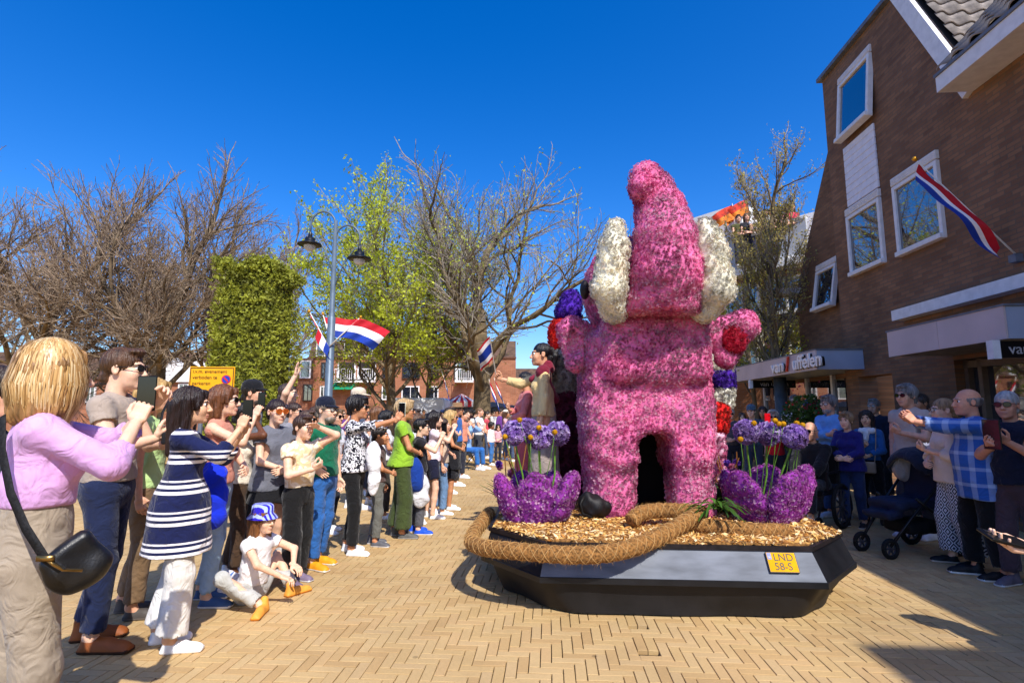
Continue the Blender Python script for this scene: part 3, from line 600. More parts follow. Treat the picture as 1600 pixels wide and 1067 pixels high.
# yellow parking sign
sg_=P(331,597,5.9); sgn=thing('parking_sign','yellow event parking sign with black Dutch text and a no parking symbol','sign',(sg_[0],sg_[1],0),.12)
zc=sg_[2]; q=MB(); q.tube([(-.1,.03,0),(-.1,.03,zc)],.025,8); q.build('post',MATS['grey_coping'],sgn); q=MB(); q.box((0,0,zc),(.235,.008,.17),bev=.004); q.build('plate',mat('sign_yellow','#f0a808',rough=.4,var=.04),sgn)
q=MB(); 
for a,b,c,d in((0,.155,.222,.004),(0,-.155,.222,.004),(-.222,0,.004,.155),(.222,0,.004,.155)): q.box((a,-.0095,zc+b),(c,.001,d))
q.build('border',INK,sgn); Rs=np.stack([(1,0,0),(0,0,1),(0,-1,0)],1)
for k,tx in enumerate(('i.v.m. evenement','verboden te','parkeren')): text_obj('sign_text',tx,.052,(-.2,-.0105,zc+.115-.065*k),Rs,INK,sgn,.0008,'LEFT')
q=MB(); n=24
for rr,y in((.05,-.0100),(.04,-.0115)): q.add([(.15+rr*math.cos(t),y,zc+.03+rr*math.sin(t)) for t in np.arange(n)*2*pi/n],[tuple(range(n))],0 if rr==.05 else 1)
q.add([(.15+.036*math.cos(2.6),-.013,zc+.03+.036*math.sin(2.6)),(.15+.036*math.cos(2.1),-.013,zc+.03+.036*math.sin(2.1)),(.15+.036*math.cos(-.6),-.013,zc+.03+.036*math.sin(-.6)),(.15+.036*math.cos(-1.1),-.013,zc+.03+.036*math.sin(-1.1))],[(0,1,2,3)],0); q.build('symbol',[mat('sign_red','#c8202c',rough=.4),mat('sign_blue','#1c3ea8',rough=.4)],sgn)
# white trailer, tents
wt=P(655,641,24); tr0=thing('white_trailer','white box trailer standing behind the crowd','trailer',(wt[0],wt[1],0)); q=MB(); q.box((0,0,1.2),(1.25,1.0,.85),bev=.08); q.build('box',mat('trailer_white','#e4e6ea',rough=.5,var=.1,scale=2),tr0)
q=MB(); q.box((-.15,-1.01,1.2),(.5,.02,.65)); q.build('door',mat('trailer_door','#f4f4f6',rough=.4),tr0)
for sx in(-1,1): q=MB(); q.tube([(sx*.8,-.98,.32),(sx*.8,-.78,.32)],.3,16); q.build('wheel',LB,tr0)
def tent(label,u,Y,w_,zt_,ze,mat_a,mat_b):
    p=P(u,641,Y); t=thing('market_tent',label,'tent',(p[0],p[1],0)); q=MB(); k=8; b=[]
    ring=[(w_*x,w_*y,ze) for x,y in[(-1+2*i/k,-1) for i in range(k)]+[(1,-1+2*i/k) for i in range(k)]+[(1-2*i/k,1) for i in range(k)]+[(-1,1-2*i/k) for i in range(k)]]
    n=len(ring); q.add(ring+[(0,0,zt_)],[(i,(i+1)%n,n) for i in range(n)]); q.M=[i%2 for i in range(n)]; q.add([(*r_[:2],ze-.002) for r_ in ring]+[(*r_[:2],ze-.25) for r_ in ring],[(i,(i+1)%n,n+(i+1)%n,n+i) for i in range(n)]); q.M=[i%2 for i in range(n)]*2
    q.build('roof',[mat_a,mat_b],t)
    for sx in(-1,1):
        for sy in(-1,1): q=MB(); q.tube([(sx*w_*.96,sy*w_*.96,0),(sx*w_*.96,sy*w_*.96,ze)],.025,6); q.build('post',WT,t)
tent('red and white striped market tent behind the crowd',721,27,.75,2.35,1.95,mat('tent_red','#d03038',rough=.7),mat('tent_white','#f0ecea',rough=.7)); q=None
tent('black market tent beside the striped tent',770,30,1.6,2.0,1.7,mat('tent_black','#1c1c20',rough=.7),mat('tent_dark','#242428',rough=.7))
tent('teal market tent behind the shop canopy',1160,21,1.3,2.85,2.0,mat('tent_teal','#7aa8a8',rough=.7),mat('tent_teal2','#6e9c9e',rough=.7)); tent('white market tent behind the shop canopy',1215,19,1.0,2.7,1.9,MATS['tent_white'],mat('tent_white2','#dcdcdc',rough=.7))
# ================================================================ trees
def grow(rng,base,d0,L0,r0,levels,spread,kids,lenf,up=.15,wander=.12,fork=.35):
    """returns list of levels; each level = (pts (m,k,3), rad (m,k))"""
    out=[]; cur=[(np.array(base,float),nrm(d0),L0,r0)]
    for lv in range(levels):
        k=8 if lv==0 else(8 if lv<3 else 5); P_=[];R_=[];nxt=[]
        for p,d,L,r_ in cur:
            pts=[p]; dd=d.copy()
            for i in range(k-1):
                dd=nrm(dd+rng.normal(size=3)*wander*(1 if lv else .35)+np.array([0,0,up*(.5 if lv else 1)])); pts.append(pts[-1]+dd*L/(k-1))
            pts=np.array(pts); rad=np.linspace(r_,r_*(.55 if lv else .6),k); P_.append(pts); R_.append(rad)
            if lv<levels-1:
                n=kids[lv]; n=int(n) if rng.random()>n%1 else int(n)+1
                for j in range(n):
                    f=fork+(1-fork)*((j+rng.random())/n) if lv else fork+(1-fork)*((j+.7)/n)
                    i=min(int(f*(k-1)),k-2); q=pts[i]+(pts[i+1]-pts[i])*(f*(k-1)-i); t=nrm(pts[i+1]-pts[i])
                    a=rng.uniform(0,2*pi) if lv else 2.4*j+rng.uniform(-.3,.3); u_=nrm(np.cross(t,[.3,.2,1])); v_=np.cross(t,u_); side=u_*math.cos(a)+v_*math.sin(a)
                    sp=spread[lv]*rng.uniform(.7,1.25); nd=nrm(t*math.cos(sp)+side*math.sin(sp)); rr=np.interp(f*(k-1),range(k),rad)
                    nxt.append((q,nd,L*lenf[lv]*rng.uniform(.7,1.2)*(1.15-.45*f),rr*(.44 if lv==0 else .5)))
                nxt.append((pts[-1],dd,L*lenf[lv]*.9,rad[-1]*.95))
        out.append((np.array(P_),np.array(R_))); cur=nxt
    return out
def leaves_at(rng,pts,n,size,spread):
    c=pts[rng.integers(0,len(pts),n)]+rng.normal(size=(n,3))*spread; a=rng.normal(size=(n,3)); a/=np.linalg.norm(a,axis=1)[:,None]; b=np.cross(a,rng.normal(size=(n,3))); b/=np.linalg.norm(b,axis=1)[:,None]; s=size*(.6+.8*rng.random((n,1)))
    V=np.stack([c-a*s,c+b*s*.55,c+a*s,c-b*s*.55],1).reshape(-1,3); return V,np.arange(4*n).reshape(-1,4)
BARK=mat('bark','#7d6c54',rough=.9,var=.35,scale=3,bump=.8,bscale=25,stretch=(1,1,.3)); BARKL=mat('bark_pale','#74644a',rough=.9,var=.3,scale=3,bump=.6,bscale=25); TWIG=mat('twig_reddish','#94806a',rough=.85,var=.25); TWIGG=mat('twig_grey','#94897a',rough=.85,var=.25)
def tree(label,u,Y,vtop,L0,r0,seed,kids,spread,lenf,levels=5,leaf=None,twig=None,bark=None,lean=(0,0,1),minr=.0085,up=.15,group=None,wander=.12,fork=.35,sc=1.,name='tree'):
    rng=np.random.default_rng(seed); p=P(u,641,Y); root=thing(name,label,'tree',(p[0],p[1],0),0,group); lv=grow(rng,(0,0,0),lean,L0,r0,levels,spread,kids,lenf,up,wander,fork)
    zt_=P(u,vtop,Y)[2]; zm=max(a.reshape(-1,3)[:,2].max() for a,_ in lv); f=zt_/zm; lv=[(a*f,np.maximum(b*min(f,1.15),(minr*1.5 if i==3 else minr) if i>=3 else .0)) for i,(a,b) in enumerate(lv)]
    parts=[('trunk',[0],10,bark or BARK),('limbs',[1,2],6,bark or BARK),('crown',list(range(3,levels)),3,twig or TWIG)]
    for nm,ix,sd_,m in parts:
        Vs=[];Fs=[];n=0
        for i in ix:
            if i>=len(lv): continue
            V,F=tubes_np(lv[i],sd_); Vs.append(V);Fs.append(F+n);n+=len(V)
        if Vs: mesh(nm,np.vstack(Vs),np.vstack(Fs),m,root,True)
    if leaf:
        nleaf,size,spr,lm=leaf; tips=np.vstack([a[:,-2:].reshape(-1,3) for a,_ in lv[-2:]]); V,F=leaves_at(rng,tips,nleaf,size,spr); mesh('leaves',V,F,lm,root)
    return root
YG=leafmat('spring_leaf','#ccd640',.5); YG2=leafmat('spring_leaf_pale','#c0b05c',.45); RB_=leafmat('bud_red','#a07a60',.2)
tree('broad bare tree with reddish twigs left of the clipped hedge',235,19,208,3.9,.27,21,[9,9,8,8],[.85,.75,.7,.7],[1.05,.62,.55,.6],leaf=(9000,.016,.06,RB_),fork=.25,up=.08)
tree('bare spreading tree at the left edge of the picture',60,20,222,3.9,.27,22,[9,9,8,8],[.85,.75,.7,.7],[1.05,.62,.55,.6],leaf=(7000,.016,.06,RB_),fork=.25,up=.08)
tree('bare tree beyond the left edge with reddish twigs',-90,24,235,4.2,.27,23,[7,8,6,4],[.8,.7,.65,.6],[.95,.6,.55,.5],fork=.25,up=.1)
tree('smaller bare tree between the left trees and the clipped hedge',325,24,275,4.2,.2,24,[8,8,8,7],[.75,.7,.7,.7],[.95,.6,.55,.6],leaf=(5000,.018,.06,RB_),fork=.25,up=.08)
tree('thin pale distant tree behind the clipped hedge',430,42,322,7,.16,25,[9,7,6,5],[.5,.5,.5,.5],[.55,.55,.5,.5],twig=TWIG,minr=.012,leaf=(5000,.03,.12,RB_),fork=.3)
tree('tall tree with yellow green spring leaves behind the street lamp',612,21,228,4.6,.23,31,[11,9,7,5],[.9,.75,.65,.6],[1.12,.62,.55,.5],twig=TWIGG,minr=.006,leaf=(42000,.055,.09,YG),fork=.28,up=.09)
tree('small tree with yellow green leaves just right of the tall leafy tree',668,24,440,3.,.15,33,[6,6,5,4],[.8,.7,.65,.6],[.8,.6,.55,.5],leaf=(6000,.05,.12,YG),fork=.45)
tree('large bare tree with thick mossy trunk behind the parade woman',752,20,192,4.2,.34,34,[9,8,7,6],[.88,.75,.7,.7],[1.25,.62,.55,.58],minr=.0065,twig=TWIGG,bark=BARKL,fork=.3,up=.1,wander=.17,leaf=(4000,.05,.1,YG))
tree('slender upright tree with small new leaves beside the shop',1226,13.2,188,5.2,.085,35,[22,7,5,3],[.55,.5,.5,.5],[.34,.5,.5,.5],twig=TWIGG,bark=BARKL,minr=.0035,leaf=(9500,.03,.06,YG2),fork=.3,up=.2)
tree('low spreading green tree below the terrace parapet',1185,15.5,405,3.2,.08,36,[9,7,5,3],[.95,.7,.6,.6],[.6,.55,.5,.5],minr=.004,leaf=(6000,.04,.1,leafmat('spring_leaf_dark','#a8a634',.45)),fork=.55,up=.03)
# clipped block hedge on stems
hp=P(395,641,15.5); hedge=thing('clipped_lime_block','tall block of clipped lime foliage behind the parking sign','hedge',(hp[0],hp[1],0)); rng=np.random.default_rng(41); zt_=P(395,418,15.5)[2]; hw2=.95
n=19000; c=np.stack([rng.uniform(-hw2,hw2,n),rng.uniform(-.8,.8,n),rng.uniform(.7,zt_,n)],1); face=rng.random(n)<.8; sidei=rng.integers(0,4,n)
c[:,1]=np.where(face&(sidei<2),-.8+np.abs(rng.normal(size=n))*.09,c[:,1]); c[:,0]=np.where(face&(sidei==2),-hw2+np.abs(rng.normal(size=n))*.09,np.where(face&(sidei==3),hw2-np.abs(rng.normal(size=n))*.09,c[:,0]))
tp_=rng.random(n)<.14; c[:,2]=np.where(tp_,zt_-np.abs(rng.normal(size=n))*.1,c[:,2]); c[:,0]*=1+.05*np.sin(c[:,2]*2.3)+.03*np.sin(c[:,2]*5.1); c[:,2]=np.where(c[:,2]>zt_-.4,c[:,2]+.09*np.sin(c[:,0]*5)+.07*np.sin(c[:,0]*11+1),c[:,2]); c+=rng.normal(size=(n,3))*.06
V,F=leaves_at(rng,c,n,.05,.03); mesh('foliage',V,F,leafmat('hedge_leaf','#a8ac40',.45),hedge)
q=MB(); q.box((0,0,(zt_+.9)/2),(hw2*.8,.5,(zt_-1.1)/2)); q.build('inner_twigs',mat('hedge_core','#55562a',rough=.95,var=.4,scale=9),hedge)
for x in(-.7,0,.7): q=MB(); q.tube([(x,0,0),(x+.03,0,1.5),(x-.02,0,zt_-.4)],[.09,.07,.03],8); q.build('trunk',BARKL,hedge,True)
# ================================================================ flower parade float
FO=np.array([1.24,4.14,0])
def FL(t,s,z): return FO+RT*t+AL*s+UP*z
def fl_of(p): d=np.asarray(p)-FO; return np.array([d@RT,d@AL,d[2]])
def floret_arrays(V,F,dens,size,pal,wts,seed=1,lf=2.2,lfa=.5,jit=.01,petals=5):
    """scatter open star florets over a surface; returns verts, quads, per-vertex colour"""
    r=np.random.default_rng(seed); V=np.asarray(V,float); F=np.asarray(F)
    T=np.vstack([F[:,[0,1,2]],F[:,[0,2,3]]]) if F.shape[1]==4 else F
    a,b,c=V[T[:,0]],V[T[:,1]],V[T[:,2]]; cr=np.cross(b-a,c-a); ar=np.linalg.norm(cr,axis=1)/2; nn=cr/(2*ar[:,None]+1e-12)
    n=int(ar.sum()*dens); ti=r.choice(len(T),n,p=ar/ar.sum()); u=r.random(n);v=r.random(n); f=u+v>1; u[f]=1-u[f]; v[f]=1-v[f]
    p=a[ti]+(b-a)[ti]*u[:,None]+(c-a)[ti]*v[:,None]; N=nn[ti]+r.normal(size=(n,3))*.38; N/=np.linalg.norm(N,axis=1)[:,None]
    p=p+nn[ti]*(r.random(n)*jit)[:,None]
    X=np.cross(N,r.normal(size=(n,3))); X/=np.linalg.norm(X,axis=1)[:,None]; Yv=np.cross(N,X)
    tpl=[]
    for k in range(petals):
        t=2*pi*k/petals; cc,ss=math.cos(t),math.sin(t)
        for q in((0,.0,-.15),(.27,.5,.22),(0,1.,.10),(-.27,.5,.22)): tpl.append((q[0]*cc-q[1]*ss,q[0]*ss+q[1]*cc,q[2]))
    tpl=np.array(tpl); sz=size*(.75+.5*r.random(n))
    W=p[:,None,:]+sz[:,None,None]*(X[:,None,:]*tpl[None,:,0:1]+Yv[:,None,:]*tpl[None,:,1:2]+N[:,None,:]*tpl[None,:,2:3])
    Q=(np.arange(petals*4).reshape(-1,4)[None]+(np.arange(n)*petals*4)[:,None,None]).reshape(-1,4)
    lowf=np.sin(p[:,0]*lf*3+1.3*np.sin(p[:,2]*lf*2))+np.sin(p[:,2]*lf*4.1+p[:,1]*lf*2)+.8*np.sin(p[:,0]*lf*9+p[:,2]*lf*13)
    pal=np.array([lin(x) for x in pal]); wts=np.array(wts)/sum(wts); key=np.clip(r.random(n)+lfa*.33*lowf,0,.999); ci=np.searchsorted(np.cumsum(wts),key); ci=np.clip(ci,0,len(pal)-1)
    col=pal[ci]*(.85+.3*r.random((n,1))); cols=np.repeat(col,petals*4,axis=0)
    return W.reshape(-1,3),Q,cols
def petalmat(name='flower_petals',tr=.38):
    if name in MATS: return MATS[name]
    m=leafmat(name,(1,1,1),tr,attr='Col'); return m
PM=petalmat()
def flowered(name,sdf,h,parent,core,dens,size,pal,wts,seed,noise=None,clip=(),keepf=None,coren='core',jit=.012):
    V,F=sdf.mesh(h,noise=noise,clip=clip)
    Vw=FO+V[:,0:1]*RT+V[:,1:2]*AL+V[:,2:3]*UP
    o=mesh(name,Vw,F,core,parent,True)
    Fk=F if keepf is None else F[keepf(V[F].mean(1))]
    # outward orientation
    W,Q,c=floret_arrays(Vw,Fk,dens,size,pal,wts,seed,jit=jit); b=mesh('florets',W,Q,PM,o,False,cols=c); b['kind']='stuff'
    return o
# ---- trailer
trailer=thing('float_trailer','low black parade trailer with chamfered corners carrying the pink flower elephant','trailer',tuple(FL(0,0,0)))
def outl(hw,hf,s0,ch,s1,z): return [FL(-hf,s0,z),FL(hf,s0,z),FL(hw,s0+ch,z),FL(hw,s1,z),FL(-hw,s1,z),FL(-hw,s0+ch,z)]
BLK=mat('trailer_black','#1b1a1c',rough=.62,var=.18,scale=5,bump=.12,bscale=30); BLKG=mat('trailer_gloss_black','#17171a',rough=.45,var=.3,scale=3,bump=.1,bscale=14); GRY=mat('trailer_grey_panel','#6c717a',rough=.62,var=.2,scale=2.5,stretch=(1,1,4),spec=.25)
def loft(name,rings,m,smooth=False,cap=False,sub=None):
    n=len(rings[0]); V=np.vstack([np.array(r)-FL(0,0,0) for r in rings]); F=[(i*n+j,i*n+(j+1)%n,(i+1)*n+(j+1)%n,(i+1)*n+j) for i in range(len(rings)-1) for j in range(n)]
    if cap: F.append(tuple((len(rings)-1)*n+j for j in range(n)))
    return mesh(name,V,F,m,trailer,smooth)
L_END=6.2; DZ=.5; FZ=.285
def ringN(hw,hf,s0,ch,z,N=26,wob=0.,sd=0,rnd=.12):
    """rounded outline with many points, for the cloth skirt"""
    base=[(-hf,s0),(hf,s0),(hw,s0+ch),(hw,L_END),(-hw,L_END),(-hw,s0+ch)]; pts=[]; r=np.random.default_rng(sd)
    for i in range(6):
        a,b=np.array(base[i]),np.array(base[(i+1)%6])
        for t in np.linspace(0,1,N,endpoint=False): pts.append(a+(b-a)*t)
    pts=np.array(pts); k=6
    for _ in range(int(rnd*60)): pts=(np.roll(pts,1,0)+pts*2+np.roll(pts,-1,0))/4
    ph=r.uniform(0,6,3); tt=np.arange(len(pts)); d=wob*(np.sin(tt*.21+ph[0])+.6*np.sin(tt*.47+ph[1]))
    c=pts.mean(0); dirs=pts-c; dirs/=np.linalg.norm(dirs,axis=1)[:,None]; pts=pts+dirs*d[:,None]
    return [FL(p[0],p[1],z) for p in pts]
loft('skirt',[ringN(1.5,1.0,.0,.56,FZ-.012),ringN(1.48,.96,.02,.55,.2,wob=.006,sd=1),ringN(1.45,.9,.05,.55,.11,wob=.012,sd=2),ringN(1.42,.86,.07,.55,.012,wob=.016,sd=3,rnd=.3)],BLK,True)
loft('lower_rim',[outl(1.5,1.0,.0,.57,L_END,FZ-.045),outl(1.545,1.035,-.035,.58,L_END+.04,FZ-.035),outl(1.545,1.035,-.035,.58,L_END+.04,FZ+.005),outl(1.5,1.02,.0,.575,L_END,FZ+.012)],BLKG)
# sloping side panels, one mesh each (the front one is grey)
a=outl(1.535,1.03,-.025,.58,L_END+.03,FZ+.008); b=outl(1.47,.99,.1,.53,L_END-.05,DZ-.02); O0=FL(0,0,0)
for i in range(6):
    j=(i+1)%6; q=MB(); n1=nrm(np.cross(a[j]-a[i],b[i]-a[i])); q.prism([a[i]-O0,a[j]-O0,b[j]-O0,b[i]-O0],-n1*.02)
    q.build('panel',GRY if i==0 else BLKG,trailer)
dk=MB(); top=outl(1.49,1.0,.085,.535,L_END-.03,DZ-.022); dk.prism([p-O0 for p in top],UP*.034); dk.build('deck_edge',mat('deck_edge_black','#201a1c',rough=.5,var=.3,scale=20),trailer)
# number plate
pc=P(1215,870,4.2); t0,s0,_=fl_of(pc); sl=math.atan2(.225,DZ-.02-FZ)   # panel slope
pl=MB(); ex=RT; ez=nrm(AL*.125+UP*(DZ-.03-FZ)); en=np.cross(ex,ez)   # outward normal of the panel
pcen=FL(t0,.045,FZ+.118)-O0; Rp=np.stack([ex,ez,en],1)
pl.box(pcen+en*.012,(.107,.075,.006),Rp,0,bev=.004); pl.box(pcen+en*.0185,(.101,.069,.0006),Rp,1); pl.box(pcen+en*.0195-ex*.084+ez*.043,(.014,.024,.0006),Rp,2)
plate=pl.build('number_plate',[mat('plate_rim','#2a2412',rough=.4),mat('plate_yellow','#e0a000',rough=.7,var=.06,spec=.15),mat('plate_blue','#0a3aa0',rough=.4)],trailer)
text_obj('plate_lettering','LND',.075,pcen+en*.0205+ez*.033+ex*.014,Rp,INK,trailer,.0008,sx=.95); text_obj('plate_lettering','58-S',.075,pcen+en*.0205-ez*.033,Rp,INK,trailer,.0008,sx=.95)
text_obj('plate_lettering','NL',.018,pcen+en*.0212-ex*.084+ez*.034,Rp,mat('plate_white','#f0f0f0'),trailer,.0005)
# wood chips on the deck
r=np.random.default_rng(5); N=9000; tt=r.uniform(-1.44,1.44,N); ss=r.uniform(.1,3.6,N)**1; ss=.1+(ss-.1)*r.random(N)**.6
ok=(ss-.1>(np.abs(tt)-.98)*.92+.02); tt,ss=tt[ok],ss[ok]; n=len(tt)
c=FO+tt[:,None]*RT+ss[:,None]*AL+UP*(DZ+.016+.022*r.random((n,1))); d1=r.normal(size=(n,3)); d1[:,2]*=.35; d1/=np.linalg.norm(d1,axis=1)[:,None]; d2=np.cross(d1,r.normal(size=(n,3))*[.4,.4,1]); d2/=np.linalg.norm(d2,axis=1)[:,None]; d3=np.cross(d1,d2)
l=.012+.026*r.random((n,1)); wd=.005+.009*r.random((n,1)); V=np.stack([c-d1*l,c+d2*wd-d3*.002,c+d1*l,c-d2*wd+d3*.003,c+d3*.005],1).reshape(-1,3)
tri=np.array([(0,1,4),(1,2,4),(2,3,4),(3,0,4),(0,3,2),(0,2,1)]); F=(tri[None]+(np.arange(n)*5)[:,None,None]).reshape(-1,3)
pal=np.array([lin(x) for x in('#d9a95c','#e8c58a','#b87d38','#8f5d2a','#f0d8a8')]); chc=np.repeat(pal[r.choice(5,n,p=[.34,.26,.2,.1,.1])],5,0)
bed=MB(); bed.prism([p-O0 for p in outl(1.45,.97,.11,.53,L_END-.1,DZ+.0125)],UP*.012); bed.build('chip_bed',mat('chip_bed_brown','#9c6e38',rough=.9,var=.35,scale=40,bump=.6,bscale=90),trailer)
ch=mesh('wood_chips',V-O0,F,mat('wood_chips','#ffffff',rough=.8,var=.02,attr='Col'),trailer,False,cols=chc); ch['kind']='stuff'
# ---- the elephant
ele=thing('flower_elephant','large pink elephant covered in hyacinth florets with its trunk raised','sculpture',(0,0,0))
PINKS=['#fac6dc','#f5a8c9','#ee8ab6','#e06a9e','#c64684']; PW=[.2,.28,.27,.17,.08]
E0=.98     # front of the chest
def rowlump(a,f=30.):
    def g(X,Y,Z): return a*(np.sin(f*Z+2.2*np.sin(9*X+4*Y))*.55+.55*np.sin(23*X+5*np.sin(13*Z))*np.sin(19*Z+7*Y)+.5*np.sin(47*X+31*Z)*np.sin(41*Z-29*X+17*Y))
    return g
b=SDF()
for q in(-1,1):
    b.cone((q*.365+.01,E0+.27,.5),(q*.34,E0+.29,1.55),.24,.32,.2).cone((q*.42,E0+2.1,.5),(q*.42,E0+2.1,1.3),.3,.3,.12)
b.box((0,E0+.5,1.63),(.6,.55,.68),.16,.08).ell((0,E0+1.35,1.75),(.61,1.35,.78),.12)
b.ell((0,E0+.45,2.75),(.57,.62,.58),.1).box((.06,E0+.12,2.1),(.5,.28,.33),.12,.05)
b.box((.08,E0+.04,1.97),(.46,.15,.14),.07,.05)
b.box((0,E0+.3,.1),(3,3,.405),.01,.01,'s'); b.cone((.04,E0-.3,.3),(.04,E0+.9,.3),.36,.36,.05,'s'); b.box((.04,E0+.2,.7),(.17,.7,.62),.13,.06,'s')
back=lambda c:(c[:,1]<E0+2.4)
bod=flowered('body',b,.034,ele,mat('elephant_base','#dc6c9e',rough=.9,var=.2),2500,.0145,PINKS,PW,11,rowlump(.012),keepf=back,jit=.02)
t=SDF(); tr_=[((.1,E0-.14,2.5),.41),((.12,E0-.33,2.76),.32),((.12,E0-.36,3.08),.262),((.1,E0-.31,3.35),.215),((.05,E0-.27,3.56),.175),((-.03,E0-.34,3.65),.15)]
for (p,a_),(q,b_) in zip(tr_[:-1],tr_[1:]): t.cone(p,q,a_,b_,.06)
t.cone((-.03,E0-.34,3.65),(-.1,E0-.44,3.52),.145,.11,.03); t.box((.1,E0-.3,2.1),(1,1,.3),.05,.05,'s')
flowered('trunk',t,.03,ele,mat('elephant_base','#c4447e'),2600,.0145,PINKS,[.18,.27,.28,.18,.09],12,rowlump(.011),jit=.02)
for q,tx in((-1,-.38),(1,.53)):
    k=SDF(); k.cone((tx-q*.04,E0-.25,2.44),(tx+q*.02,E0-.38,2.62),.12,.15,.05).cone((tx+q*.02,E0-.38,2.62),(tx-q*.02,E0-.42,2.95),.15,.125,.05).cone((tx-q*.02,E0-.42,2.95),(tx-q*.05,E0-.38,3.17),.125,.085,.05)
    flowered('tusk',k,.03,ele,mat('tusk_base','#f0ead2',rough=.9),2300,.0165,['#fdfbee','#f8f2dc','#efe4c0','#fbe6d0'],[.5,.3,.12,.08],20+q,rowlump(.014),jit=.02)
k=SDF(); k.cone((-.58,E0+.25,2.3),(-.72,E0+.16,2.3),.11,.14,.05).cone((-.72,E0+.16,2.3),(-.68,E0+.14,1.98),.14,.1,.04).ell((-.7,E0+.02,2.17),(.075,.1,.13),.05,'s')
flowered('ear',k,.03,ele,mat('elephant_base','#c4447e'),2500,.0145,PINKS,PW,31,rowlump(.012))
k=SDF(); k.cone((.66,E0+.25,2.3),(.98,E0+.2,2.36),.13,.13,.08).cone((.98,E0+.2,2.36),(.8,E0+.22,2.02),.13,.09,.06).cone((.68,E0+.25,2.25),(.8,E0+.22,2.05),.1,.09,.06)
er=flowered('ear',k,.03,ele,mat('elephant_base','#c4447e'),2500,.0145,PINKS,PW,32,rowlump(.01))
k=SDF(); k.ell((.86,E0+.13,2.22),(.125,.06,.16),.03); flowered('ear_inside',k,.025,ele,mat('ear_red_base','#a01030',rough=.9),1900,.018,['#e8204a','#d01038','#f04a70','#b00828'],[.4,.3,.15,.15],33)
m=MB(); n=14
S=np.array([[math.sin(a)*math.cos(p),math.cos(a),math.sin(a)*math.sin(p)] for a in np.linspace(0,pi,10) for p in np.arange(n)*2*pi/n])
Fq=[(i*n+j,i*n+(j+1)%n,(i+1)*n+(j+1)%n,(i+1)*n+j) for i in range(9) for j in range(n)]
for q in(-1,1): m=MB(); m.add(S*[.05,.09,.1]+fl_of(FL(.585*q+.0,E0+.12,2.72)),Fq); V=np.vstack(m.V); V=FO+V[:,0:1]*RT+V[:,1:2]*AL+V[:,2:3]*UP; mesh('eye',V,m.F,mat('eye_dark_seeds','#1a1210',rough=.5,var=.4,scale=60,bump=.8,bscale=120),ele,True)
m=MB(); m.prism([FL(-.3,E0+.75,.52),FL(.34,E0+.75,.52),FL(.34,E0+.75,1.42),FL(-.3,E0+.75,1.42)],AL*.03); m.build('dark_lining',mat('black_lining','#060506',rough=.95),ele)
# ---- flower cups with petals
CUP=['#c25cb6','#a83ea4','#d88ecc','#f2cce8','#8a2c94']; CW=[.3,.2,.24,.18,.08]
def cup(label,ct,cs,pets,seed):
    c=thing('flower_cup',label,'flower display',(0,0,0),0,None)
    for i,(ang,rad,ln,wd,lean) in enumerate(pets):
        d=np.array([math.sin(ang),-math.cos(ang),0]); sd_=np.array([math.cos(ang),math.sin(ang),0]); base=np.array([ct,cs,DZ+.0])+d*rad*.45
        ax=nrm(np.array([0,0,1])+d*lean); tip=base+ax*ln; nr=np.cross(sd_,ax); M=np.stack([sd_,nr,ax],1)
        k=SDF(); k.ell(base+ax*ln*.45,(wd,.085,ln*.58),.03,rot=M); k.cone(base+ax*.02,base+ax*ln*.5,wd*.55,wd*.8,.05,side=tuple(sd_),flat=.32); k.box((ct,cs,DZ-.3),(2,2,.305),.01,.01,'s')
        flowered('petal',k,.028,c,mat('cup_base','#86308e',rough=.9),3000,.013,CUP,CW,seed*10+i,rowlump(.011,42))
    return c
lc=fl_of(G(838,818,.52)); rc=fl_of(G(1212,818,.52))
cup('purple flower cup of open petals left of the pink elephant',lc[0],lc[1]+.2,[(0,.3,.46,.19,.2),(-1.25,.42,.46,.17,.42),(1.2,.42,.5,.17,.4),(2.5,.3,.44,.17,.3),(-2.5,.3,.44,.17,.3)],4)
cup('purple flower cup of open petals right of the pink elephant',rc[0],rc[1]+.22,[(.55,.4,.5,.25,.32),(-.95,.4,.5,.19,.45),(1.6,.46,.54,.18,.42),(2.7,.3,.5,.2,.25),(-2.2,.4,.46,.18,.4)],5)
# ---- alliums and yellow balls
def ball_mesh(name,rad,dens,size,pal,wts,core,seed,petals=5,reach=0):
    V=S*rad; F=np.array(Fq); W,Q,c=floret_arrays(V,F,dens,size,pal,wts,seed,petals=petals,jit=reach); o=mesh(name,W,Q,PM,None,False,cols=c); return o
al_head=ball_mesh('head',.1,2600,.022,['#c4a0e4','#ac84d6','#9064bc','#dcc6f2'],[.35,.35,.16,.14],None,3,6,.012); cr_head=ball_mesh('head',.024,9000,.006,['#f0c010','#e0a800','#d09000'],[.5,.3,.2],None,4,4)
core_a=mesh('core',S*.082,Fq,mat('allium_core','#5a3a80',rough=.9,var=.3,scale=40)); core_c=mesh('core',S*.0235,Fq,mat('craspedia_yellow','#c89000',rough=.9,var=.2,scale=90,bump=.7,bscale=300))
STEM=mat('flower_stem','#6a9a34',rough=.55,var=.25,scale=12); used=set()
